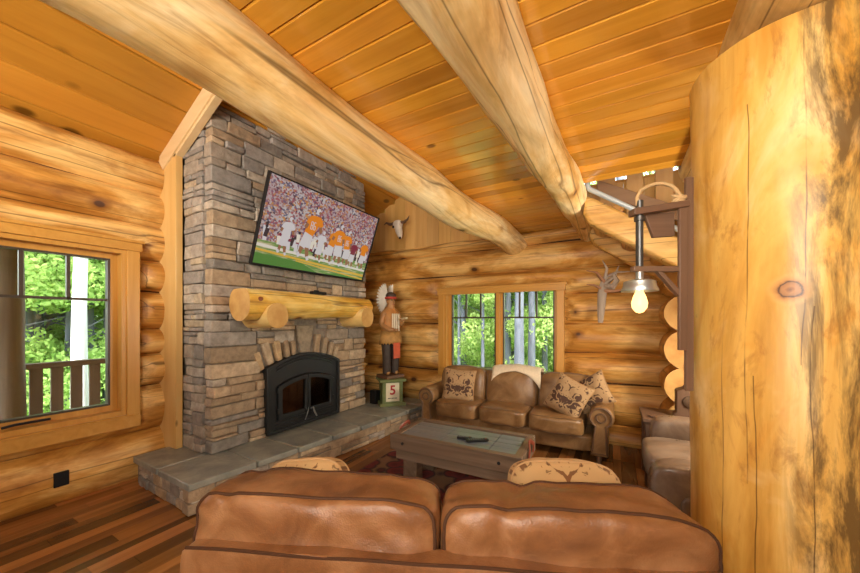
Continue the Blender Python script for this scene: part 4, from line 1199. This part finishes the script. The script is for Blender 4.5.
for s in (-1, 1):
    xo = SX0 + .115 if s < 0 else SX1 - .115
    prof = []
    rr = .122; zc = .495
    for i in range(19):
        a = math.radians(-60 + 300 * i / 18) if s > 0 else math.radians(240 - 300 * i / 18)
        prof.append((rr * math.cos(a) + s * .018, zc + rr * math.sin(a)))
    prof = ([(-.085, .09)] if s > 0 else [(.085, .09)]) + ([(.085, .09)] if s > 0 else [(-.085, .09)]) + prof
    bm = newbm(); prism(bm, [(xo + a - cxs, b) for a, b in prof], 3.84 - 4.17, 4.46 - 4.17, 'y'); a_ = obj('rolled_arm', bm, LB, sf, bevel=.02, seg=3, angle=50)
    bm = newbm(); loop_tube(bm, [(xo - cxs + a * .82, -.335, zc + (b - zc) * .82 if b > .3 else b + .03) for a, b in prof], .011, 8); obj('scroll_trim', bm, MAT['piping_back'], a_)
    bm = newbm(); loop_tube(bm, [(xo - cxs + s * .018 + .045 * math.cos(t), -.335, zc + .045 * math.sin(t)) for t in [2 * PI * i / 20 for i in range(20)]], .010, 6); obj('scroll_rosette', bm, MAT['piping_back'], a_)
for xx in (SX0 + .12, SX1 - .12):
    for yy in (3.9, 4.42):
        bm = newbm(); tube(bm, [sl(xx, yy, 0), sl(xx, yy, .10)], [.022, .032], 10); obj('leg', bm, MAT['brown_z'], sf)

def place_pillow(name, label, w, h, t, M, mat, group, seed, cord=True, cat='pillow', pinch=.08):
    loc, rot, s_ = M.decompose()
    o = bpy.data.objects.new(name, None)
    bm = newbm(); rim = pillow(bm, w, h, t, seed=seed, pinch=pinch)
    p = obj(name, bm, mat)
    p.location = loc; p.rotation_euler = rot.to_euler()
    bpy.data.objects.remove(o)
    tag(p, label, cat, group)
    if cord:
        bm = newbm(); loop_tube(bm, rim, .006, 6); obj('cord_trim', bm, MAT['cord'], p)
    return p
place_pillow('throw_pillow', 'square brown patterned pillow at the left end of the back sofa', .43, .43, .16, T(-1.80, 4.05, .64) @ rotz(.2) @ rotx(-.30) @ roty(.05), MAT['damask'], 'patterned sofa pillows', 2)
place_pillow('throw_pillow', 'tilted brown patterned pillow on the right seat of the back sofa', .42, .42, .15, T(-.44, 4.0, .645) @ rotz(-.25) @ rotx(-.34) @ roty(.38), MAT['damask'], 'patterned sofa pillows', 5)
place_pillow('throw_pillow', 'patterned pillow tucked behind the right arm of the back sofa', .38, .38, .13, T(-.20, 4.15, .70) @ rotz(-.45) @ rotx(-.3) @ roty(1.0), MAT['damask'], 'patterned sofa pillows', 9)

bm = newbm()           # throw over the middle back cushion
nu, nv = 22, 26
prof = [(4.215, .45), (4.20, .57), (4.212, .69), (4.235, .79), (4.27, .845), (4.32, .875), (4.40, .875), (4.47, .855), (4.515, .80), (4.52, .67)]
def pf(t):
    t = t * (len(prof) - 1); i = min(int(t), len(prof) - 2); f = t - i
    return (prof[i][0] * (1 - f) + prof[i + 1][0] * f, prof[i][1] * (1 - f) + prof[i + 1][1] * f)
g = {}
for i in range(nu + 1):
    u = i / nu
    lo = .235 - .0 + .16 * (1 - (2 * u - 1) ** 2) ** .8 * 1.0 - .05 * u
    for j in range(nv + 1):
        t = lo + (1 - lo) * j / nv
        y, z = pf(t)
        xx = -1.40 + .62 * u + .006 * math.sin(j * .5)
        g[i, j] = bm.verts.new((xx, y - .02 + .006 * noise.noise(V(u * 6, t * 6, 0)), z + .035 * (1 - abs(2 * u - 1)) + .012))
for i in range(nu):
    for j in range(nv): bm.faces.new((g[i, j], g[i + 1, j], g[i + 1, j + 1], g[i, j + 1]))
o = single('throw_blanket', bm, MAT['throw'], 'cream throw draped over the middle of the back sofa', 'blanket')
md = o.modifiers.new('sol', 'SOLIDIFY'); md.thickness = .014; md.offset = 1

# ------------------------------------------------------------------ coffee table, rug, remotes
bm = newbm(); box(bm, -2.22, .05, 2.25, 3.62, .001, .012)
single('area_rug', bm, MAT['rug'], 'dark red rug under the plank coffee table', 'rug', bevel=.004)
ct = thing('coffee_table', 'low rustic reclaimed plank coffee table with leather strap handles', 'coffee table', (-1.2, 2.77, .03), math.radians(1.5))
CW, CD = 1.19, .52
for k, (a, b) in enumerate(((-CW / 2 + .03, -.13), (-.13, .31), (.31, CW / 2 - .03))):
    bm = newbm()
    for q in range(4):
        y0 = -CD / 2 + .055 + q * (CD - .11) / 4
        box(bm, a + .003, b - .003, y0 + .002, y0 + (CD - .11) / 4 - .002, .395, .425, jit=.0015)
    obj('top_panel', bm, MAT['top'] if 'top' in MAT else MAT.setdefault('top', wood('grey_table_top', 'x', (.05, .058, .07), (.11, .122, .14), (.20, .213, .23), .34, knots=.05, bs=.12, across=14, spec=.6)), ct, bevel=.003)  # blue-grey base has the sky reflection painted in
for s in (-1, 1):
    bm = newbm(); box(bm, -CW / 2, CW / 2, s * CD / 2 - .03, s * CD / 2 + .03, .30, .44, jit=.004); obj('side_beam', bm, MAT['old_x'], ct, bevel=.008)
    bm = newbm(); box(bm, -CW / 2 + .05, CW / 2 - .05, s * (CD / 2 - .02) - .03, s * (CD / 2 - .02) + .03, .215, .30, jit=.004); obj('lower_beam', bm, MAT['old_x'], ct, bevel=.006)
    bm = newbm(); box(bm, s * (CW / 2 - .035) - .035, s * (CW / 2 - .035) + .035, -CD / 2 + .03, CD / 2 - .03, .30, .432, jit=.003); obj('end_beam', bm, MAT['old_y'], ct, bevel=.006)
    bm = newbm(); tube(bm, [(s * (CW / 2 + .012), -.09, .36), (s * (CW / 2 + .02), -.08, .43), (s * (CW / 2 - .0), -.02, .465), (s * (CW / 2 - .0), .04, .465), (s * (CW / 2 + .02), .09, .43), (s * (CW / 2 + .012), .10, .36)], .016, 8, flat=(.45, 1.2)); obj('strap_handle', bm, plain('red_brown_strap', (.22, .045, .022), .45), ct, label='red brown leather strap handle')
    for t in (-1, 1):
        bm = newbm(); box(bm, s * .42 - .07, s * .42 + .07, t * .17 - .06, t * .17 + .06, -.016, .22, jit=.002); obj('leg', bm, MAT['old_y'], ct, bevel=.008)
    bm = newbm()
    for xx in (-.46, .42): tube(bm, [(xx, s * (CD / 2 + .03), .37), (xx, s * (CD / 2 + .036), .37)], .014, 10)
    obj('bolt', bm, MAT['iron'], ct)
def remote(label, x, y, a, w, L):
    o = thing('remote_control', label, 'remote control', (x, y, .456), a, 'remote controls')
    bm = newbm(); superq(bm, (0, 0, .011), (L / 2, w / 2, .011), 6, 8); obj('remote_body', bm, MAT['black'], o)
    bm = newbm()
    for i in range(7):
        for j in range(3): box(bm, -L * .38 + i * L * .1, -L * .38 + i * L * .1 + .008, -w * .3 + j * w * .24, -w * .3 + j * w * .24 + .006, .021, .0235)
    obj('button', bm, plain('grey_button', (.16, .16, .17), .5), o, smooth=False)
    bm = newbm(); box(bm, L * .36, L * .40, -.004, .004, .021, .024); obj('power_button', bm, plain('red_button', (.5, .04, .03), .5), o, smooth=False)
remote('long black remote lying on the coffee table', -1.03, 2.70, .62, .05, .20)
remote('short black remote beside the long one on the coffee table', -1.15, 2.70, .25, .045, .13)

# ------------------------------------------------------------------ front sofa (back turned to us)
fx_, fy_ = camxy(.03, 1.08)
FA = math.radians(23.5)
fs = thing('leather_loveseat', 'saddle brown leather loveseat seen from behind in the foreground', 'sofa', (fx_, fy_, 0), FA)
LF = MAT['leather_front']
bm = newbm(); superq(bm, (0, .042, .402), (.925, .042, .297), 26, 22, disp=lambda q, v: v + V(0, .006 * noise.noise(V(q.x * 4, q.z * 4, 1)), .008 * noise.noise(V(q.x * 3, 2, 1)))); obj('back_frame', bm, LF, fs)
bm = newbm(); loop_tube(bm, [(x_, y_, .712) for x_, y_ in ((-.905, -.03), (.905, -.03), (.905, .07), (-.905, .07))], .006, 6)
bm.free(); bm = newbm(); tube(bm, [(-.90 + 1.8 * i / 30, .003, .697 + .006 * noise.noise(V(i * .2, 0, 0))) for i in range(31)], .006, 6); obj('frame_piping', bm, MAT['piping'], fs)
bm = newbm(); superq(bm, (0, .45, .22), (.90, .40, .14), 9, 12); obj('base_frame', bm, LF, fs)
for k in (-1, 1):
    h = (.415, .34, .09); c = (k * .41, .50, .40)
    bm = newbm(); superq(bm, c, h, 6, 14, disp=sag(k + 9)); s = obj('seat_cushion', bm, LF, fs)
    pipe_loop('piping', h, 6, 2, .86, c, .006, MAT['piping'], s, sag(k + 9))
for k in (-1, 1):
    bm = newbm(); superq(bm, (k * .86, .42, .36), (.062, .40, .25), 6, 14); obj('arm', bm, LF, fs)
for k in (-1, 1):
    for y in (.03, .76):
        bm = newbm(); box(bm, k * .84 - .03, k * .84 + .03, y - .03, y + .03, 0, .11); obj('leg', bm, MAT['brown_z'], fs, bevel=.005)
def crinkle(k):
    def f(q, v):
        top = max(0, q.z)
        w = .014 * noise.noise(V(q.x * 2.0 + k * 11, q.y * 1.5, q.z * 1.6))
        w += .008 * noise.noise(V(q.x * 5 + k * 3 + q.z * 2.5, q.y * 1.2, q.z)) * (.5 + .5 * top)
        w += .0045 * noise.noise(V(q.x * 14 + q.z * 7, q.y * 3, k * 2.2)) * abs(q.x) ** 2
        if k > 0: w -= .020 * math.exp(-((q.x + .42 - .12 * q.y) / .09) ** 2) * (.25 + top)
        else: w -= .016 * math.exp(-((q.x + .72) / .07) ** 2) * top
        nrm = V(q.x * .3, q.y, q.z).normalized()
        out = v + nrm * w
        if k > 0: out.z -= .06 * max(0, q.x) ** 4 * (.5 + .5 * q.z)
        return out
    return f
for k in (-1, 1):
    h = (.466, .150, .175); nn = 6.5
    M = T(k * .470 - .005, .195, .675) @ rotx(-.07)
    f = crinkle(k)
    bm = newbm(); superq(bm, (0, 0, 0), h, nn, 34, disp=f, M=M); s = obj('back_cushion', bm, LF, fs, angle=80)
    # seam cords at the back and front edge of the boxing
    bm = newbm(); pts = []
    for q, v in sq_loop(h, nn, 1, -.80, 120): pts.append(f(q, v) * 1.004)
    loop_tube(bm, pts, .0065, 8, M); obj('piping', bm, MAT['piping'], s)
    bm = newbm(); pts = []
    for q, v in sq_loop(h, nn, 1, .80, 120): pts.append(f(q, v) * 1.004)
    loop_tube(bm, pts, .0065, 8, M); obj('piping', bm, MAT['piping'], s)
MF = T(fx_, fy_, 0) @ rotz(FA)
p1 = camxy(.62, 1.53); p2 = camxy(-.565, 1.50)
def suede_pillow(label, M, w, h, t, seed):
    bm = newbm()
    cbm = (0, 0, 0)
    hh = (w / 2, t / 2, h / 2)
    f = lambda q, v: V(v.x * (1 - .03 * (1 - q.z ** 2)), v.y * (1.15 - .3 * max(abs(q.x), abs(q.z)) ** 3), v.z * (1 + .04 * (1 - q.x ** 2))) + V(0, 0, .006 * noise.noise(V(q.x * 3 + seed, q.y, q.z)))
    superq(bm, cbm, hh, 3.6, 16, disp=f)
    o = obj('lumbar_pillow', bm, MAT['damask_tan'])
    loc, rot, s_ = M.decompose(); o.location = loc; o.rotation_euler = rot.to_euler()
    tag(o, label, 'pillow', 'tan pillows on the loveseat')
    b2 = newbm()
    superq(b2, (0, -.004, 0), (hh[0] * 1.004, hh[1] * .80, hh[2] * 1.006), 3.6, 16, disp=lambda q, v: f(q, v)); b2.free()
    pipe_loop('piping', hh, 3.6, 1, -.55, cbm, .006, MAT['cord'], o, f)
    pipe_loop('piping', hh, 3.6, 1, .55, cbm, .006, MAT['cord'], o, f)
    return o
suede_pillow('tan pillow with brown scroll pattern behind the right loveseat cushion', T(p1[0], p1[1], .66) @ rotz(FA) @ rotx(-.30), .52, .36, .20, 1)
suede_pillow('tan patterned pillow barely showing behind the left loveseat cushion', T(p2[0], p2[1], .655) @ rotz(FA - .1) @ rotx(-.36) @ roty(-.12), .42, .40, .18, 4)

# ------------------------------------------------------------------ armchair, side table
ac = thing('leather_recliner', 'grey brown leather recliner half hidden by the big post', 'armchair', (.74, 2.98, 0))
LD = MAT['leather_dark']
bm = newbm(); superq(bm, (.03, 0, .22), (.50, .37, .14), 8, 10); obj('base_frame', bm, LD, ac)
bm = newbm(); superq(bm, (-.07, .02, .475), (.47, .27, .10), 6, 14, disp=sag(3)); s = obj('seat_cushion', bm, LD, ac)
bm = newbm(); superq(bm, (.40, 0, .66), (.14, .30, .36), 4.5, 14, M=roty(.0)); obj('backrest', bm, LD, ac)
bm = newbm(); superq(bm, (-.0, .40, .38), (.46, .105, .32), 8, 14); obj('arm', bm, LD, ac)
bm = newbm(); superq(bm, (-.03, -.38, .335), (.50, .105, .27), 7, 14, disp=sag(8)); a_ = obj('arm', bm, LD, ac)
bm = newbm(); superq(bm, (-.43, -.0, .25), (.07, .27, .17), 4, 10); obj('footrest', bm, LD, ac)
bm = newbm(); superq(bm, (.02, -.485, .28), (.40, .02, .18), 6, 10); obj('arm_panel', bm, LD, a_)
bm = newbm(); tube(bm, [(-.24, -.49, .44), (-.24, -.53, .45), (-.30, -.535, .46)], [.012, .012, .014], 8); obj('recliner_lever', bm, MAT['iron'], a_)

tb = thing('side_table', 'dark wood side table behind the recliner', 'side table', (.62, 3.80, 0))
bm = newbm(); box(bm, -.385, .36, -.26, .22, .585, .62); obj('tabletop', bm, MAT['brown_x'], tb, bevel=.005)
bm = newbm(); box(bm, -.34, .33, -.22, .18, .50, .585); obj('apron', bm, MAT['brown_x'], tb, bevel=.004)
for sx in (-.33, .30):
    for sy in (-.21, .17):
        bm = newbm(); box(bm, sx - .035, sx + .035, sy - .035, sy + .035, 0, .585); obj('leg', bm, MAT['brown_z'], tb, bevel=.004)
cl = thing('mantel_clock', 'dark wooden mantel clock with pointed top on the side table', 'clock', (.60, 3.80, .62))  # upright wooden box; clock form and dial are assumed
bm = newbm()
prism(bm, [(-.11, 0), (.13, 0), (.13, .03), (.11, .04), (.11, .24), (.05, .27), (.01, .33), (-.03, .27), (-.09, .24), (-.09, .04), (-.11, .03)], -.06, .06, 'y'); obj('case', bm, MAT['brown_z'], cl, bevel=.008)
bm = newbm(); lathe(bm, [(.0, .0), (.055, .0), (.055, .012), (.05, .015), (.0, .016)][1:], 20, M=T(.01, -.06, .15) @ rotx(PI / 2)); obj('dial', bm, plain('dark_dial', (.10, .06, .035), .4), cl)
bm = newbm(); lathe(bm, [(.035, 0), (.042, .006), (.04, .018), (.03, .020)], 20)
o = single('round_coaster', bm, MAT['brown_x'], 'small round dark coaster on the corner of the side table', 'coaster'); o.location = (.33, 3.64, .62)

# ------------------------------------------------------------------ outdoors
bm = newbm(); box(bm, -60, 60, -40, 70, -1.3, -1.2)
single('ground', bm, MAT['ground'], 'green forest floor outside the windows', 'ground', kind='structure')
bm = newbm()
for k in range(12): box(bm, -4.45 - .14 * k - .135, -4.45 - .14 * k, -4, 6, -.16, -.12)
box(bm, -6.1, -4.4, -4, 6, -.3, -.165)
single('porch_deck', bm, MAT['grey_y'], 'brown board porch deck outside the left window', 'deck', kind='structure', smooth=False)
rl = thing('deck_railing', 'brown wooden porch railing outside the left window', 'railing', (-5.6, 1.2, -.12))
bm = newbm(); box(bm, -5.66, -5.54, -4, 6, .97, 1.03); obj('top_rail', bm, MAT['grey_y'], rl, bevel=.006, world=True)
bm = newbm(); box(bm, -5.62, -5.58, -4, 6, .0, .07); obj('bottom_rail', bm, MAT['grey_y'], rl, bevel=.006, world=True)
y = .40
while y < 3.2:
    bm = newbm(); box(bm, -5.615, -5.585, y, y + .10, .07, .97); obj('baluster', bm, MAT['grey_z'], rl, bevel=.004, world=True); y += .158
bm = newbm(); log(bm, (-5.25, .83, -.12), (-5.25, .83, 2.6), .115, .11, seed=91, nseg=30, nang=24, amp=.06)
single('porch_post', bm, [wood('grey_porch_log', 'z', (.10, .07, .05), (.20, .15, .11), (.30, .24, .18), .8, knots=0, bs=.5), MAT['end']], 'grey log porch post at the left edge outside the left window', 'post')
bm = newbm(); box(bm, -6.2, -4.25, -4, 6, 2.62, 2.68)
single('porch_roof', bm, MAT['grey_y'], 'board porch roof outside the left window', 'roof', kind='structure')

def leaves(name, blobs, n, size, seed):
    rr = random.Random(seed); vs = []; fc = []
    for k in range(n):
        cx, cy, cz, a, b = rr.choice(blobs)
        while True:
            p = V(rr.uniform(-1, 1), rr.uniform(-1, 1), rr.uniform(-1, 1))
            if .25 < p.length < 1: break
        p = V(cx + p.x * a, cy + p.y * a, cz + p.z * b)
        d = V(rr.gauss(0, 1), rr.gauss(0, 1), rr.gauss(0, 1)).normalized(); e = d.orthogonal().normalized(); e = Matrix.Rotation(rr.uniform(0, 6.3), 3, d) @ e; w = d.cross(e)
        s = size * rr.uniform(.6, 1.3); i = len(vs)
        vs += [p - e * s, p + w * s * .5, p + e * s, p - w * s * .5]; fc.append((i, i + 1, i + 2, i + 3))
    me = bpy.data.meshes.new(name); me.from_pydata([tuple(v) for v in vs], [], fc); return me
def make_tree(label, group, hgt, tr, seed, leafm, barkm, n=14000, size=.06, low=1.0, spread=1.7):
    rr = random.Random(seed)
    r = thing('tree', label, 'tree', (0, 0, -1.2), 0, group)
    bm = newbm(); pts = [(.12 * noise.noise(V(z * .4, seed, 0)) * z * .3, .12 * noise.noise(V(z * .4, seed, 5)) * z * .3, z) for z in [hgt * i / 12 for i in range(13)]]
    tube(bm, pts, [tr * (1 - .75 * i / 12) for i in range(13)], 12, amp=.15)
    for k in range(7):
        z = rr.uniform(low + 1, hgt * .9); a = rr.uniform(0, 6.28); L = rr.uniform(.8, spread)
        tube(bm, [(0, 0, z), (math.cos(a) * L * .5, math.sin(a) * L * .5, z + .35), (math.cos(a) * L, math.sin(a) * L, z + .6)], [tr * .3, tr * .2, tr * .06], 6)
    obj('trunk', bm, barkm, r)
    blobs = [(rr.uniform(-spread, spread), rr.uniform(-spread, spread), rr.uniform(low, hgt), rr.uniform(.45, .95), rr.uniform(.3, .6)) for k in range(26)]
    me = leaves('foliage', blobs, n, size, seed); me.materials.append(leafm)
    f = bpy.data.objects.new('foliage', me); COL.objects.link(f); f.parent = r
    return r
def copy_tree(o, label=None, group=None):
    c = o.copy(); COL.objects.link(c)
    for ch in list(o.children):
        d = ch.copy(); COL.objects.link(d); d.parent = c
    if label: c['label'] = label
    if group: c['group'] = group
    return c
GB = 'leafy trees behind the back window'; GL = 'leafy trees beyond the porch'
LBk = 'leafy green tree in the woods behind the back window'; LLf = 'leafy green tree in the woods beyond the porch railing'
def at(px, y=None, x=None):
    """ground point on the ray of picture column px at depth Y=y or X=x"""
    dx = -math.sin(TH) + math.cos(TH) * (px - 430) / 330; dy = math.cos(TH) + math.sin(TH) * (px - 430) / 330
    t = y / dy if y is not None else x / dx
    return (dx * t, dy * t)
tA = make_tree(LBk, GB, 8, .13, 3, MAT['leaf'], MAT['bark'], n=14000)
tB = make_tree(LBk, GB, 7, .09, 8, MAT['leaf_b'], MAT['bark'], low=.2, spread=2.2, n=15000, size=.06)
tC = make_tree(LLf, GL, 7, .10, 15, MAT['leaf'], MAT['bark'], low=.0, spread=2.0, n=15000, size=.06)
# big bluish trunks seen in the right pane
big = make_tree('tree with a thick pale trunk seen in the right pane of the back window', 'thick trunks behind the back window', 11, .17, 21, MAT['leaf'], MAT['bark'], low=4.5, n=4200)
big.location = at(519, y=10.0) + (-1.2,)
for px, y, lab, sc_ in ((508, 11.5, 'tree with a slim pale trunk left of the thick one in the right pane', .8), (532, 10.5, 'tree with a pale trunk right of the thickest one in the back window', .75), (545, 12.5, 'tree with a pale trunk at the right edge of the back window', .7), (459, 12, 'tree with a thin trunk in the left pane of the back window', .42), (483, 11, 'tree with a leaning thin trunk near the back window mullion', .4)):
    c = copy_tree(big, lab, 'thick trunks behind the back window'); c.location = at(px, y=y) + (-1.2,); c.scale = (sc_, sc_, 1); c.rotation_euler.z = px
first = {id(tA): True, id(tB): True, id(tC): True}
def put(t, p, rz, s=1):
    if first.get(id(t)): o = t; first[id(t)] = False
    else: o = copy_tree(t)
    o.location = (p[0], p[1], -1.2); o.rotation_euler.z = rz; o.scale = (s, s, s)
rr = random.Random(4)
for y in (14, 18.5, 24):
    for px in (428, 446, 463, 481, 499, 517, 536, 555, 575):
        put(rr.choice((tA, tB, tB)), at(px + rr.uniform(-6, 6), y=y + rr.uniform(-1, 1)), rr.uniform(0, 6), rr.uniform(.85, 1.2) * (1 + (y - 13) * .02))
for x in (-12.5, -15, -19, -24):
    for px in (-60, -30, 0, 22, 45, 68, 90, 112, 135):
        put(tC, at(px + rr.uniform(-8, 8), x=x + rr.uniform(-.8, .8)), rr.uniform(0, 6), rr.uniform(.8, 1.15) * (1 + (-x - 9) * .03))
bl = make_tree('tree with a bright white trunk beyond the porch railing', None, 9, .125, 33, MAT['leaf_b'], MAT['bark_pale'], low=4.2, n=6000)
bl.location = at(79, x=-8.0) + (-1.2,)
tD = make_tree('leafy tree above the stairs outside the gable window', 'trees outside the gable window', 11, .14, 44, MAT['leaf_b'], MAT['bark'], low=2, n=6500, spread=2.4)
tD.location = at(620, y=9.5) + (-1.2,)
c = copy_tree(tD); c.location = at(655, y=10) + (-1.2,); c.rotation_euler.z = 2

# ------------------------------------------------------------------ light
w = bpy.data.worlds.new('World'); sc.world = w; w.use_nodes = True
nt = w.node_tree; bg = nt.nodes['Background']
sky = nt.nodes.new('ShaderNodeTexSky'); sky.sky_type = 'NISHITA'; sky.sun_disc = False; sky.sun_elevation = math.radians(48); sky.sun_rotation = math.radians(140); sky.air_density = 1.0; sky.dust_density = 2.0
hs = nt.nodes.new('ShaderNodeHueSaturation'); hs.inputs['Saturation'].default_value = .45
nt.links.new(sky.outputs[0], hs.inputs['Color']); nt.links.new(hs.outputs[0], bg.inputs[0]); bg.inputs[1].default_value = 1.7

def light(name, typ, loc, aim, energy, color, size=None, size_y=None):
    L = bpy.data.lights.new(name, typ); L.energy = energy; L.color = color
    if typ == 'AREA':
        L.size = size
        if size_y: L.shape = 'RECTANGLE'; L.size_y = size_y
    o = bpy.data.objects.new(name, L); COL.objects.link(o); o.location = loc
    d = Vector(aim) - Vector(loc); o.rotation_euler = d.to_track_quat('-Z', 'Y').to_euler()
    return o
sun = light('sun', 'SUN', (5, -8, 20), (-4, 6, 0), 9, (1, .95, .86)); sun.data.angle = .01
def spot(name, loc, aim, energy, color, deg, blend, r):
    o = light(name, 'SPOT', loc, aim, energy, color); o.data.spot_size = math.radians(deg); o.data.spot_blend = blend; o.data.shadow_soft_size = r
light('great_room_lamp', 'AREA', (.2, -1.5, 2.6), (-1.6, 2.6, 1.2), 200, (1, .91, .78), 1.6, 1.2)  # added soft fill behind the camera, not a fixture of the room
spot('track_spot_ceiling', (-.1, -1.7, 1.25), (-.75, 2.3, 2.75), 430, (1, .91, .78), 72, .9, .35)  # added unseen spot that brightens ceiling and beams
spot('track_spot_chimney', (-2.15, -1.3, 2.35), (-3.6, 1.4, 2.8), 420, (1, .91, .78), 66, .9, .25)  # added unseen spot that brightens upper left wall and chimney
light('stair_lamp', 'AREA', (1.3, 3.08, 1.5), (-1.5, 3.9, 1.1), 60, (1, .88, .70), .4)  # added fill hidden by the post, lights back wall and sofa
tl = bpy.data.lights.new('table_lamp_glow', 'POINT'); tl.energy = 7; tl.color = (1, .66, .30); tl.shadow_soft_size = .08
o = bpy.data.objects.new('table_lamp_glow', tl); COL.objects.link(o); o.location = (1.0, 3.78, 1.25)

# ------------------------------------------------------------------ camera
cam = bpy.data.cameras.new('Camera'); co_ = bpy.data.objects.new('Camera', cam); COL.objects.link(co_)
co_.location = (0, 0, H); co_.rotation_euler = (PI / 2, 0, TH)
cam.sensor_fit = 'HORIZONTAL'; cam.sensor_width = 36; cam.lens = 330 / 860 * 36; cam.shift_y = 34.5 / 860; cam.clip_start = .02; cam.clip_end = 300
sc.camera = co_
vs_ = sc.view_settings; vs_.view_transform = 'Standard'; vs_.look = 'None'; vs_.gamma = 1; vs_.exposure = 0.0; vs_.use_curve_mapping = False
sc.cycles.use_denoising = True
sc.cycles.sample_clamp_indirect = 6
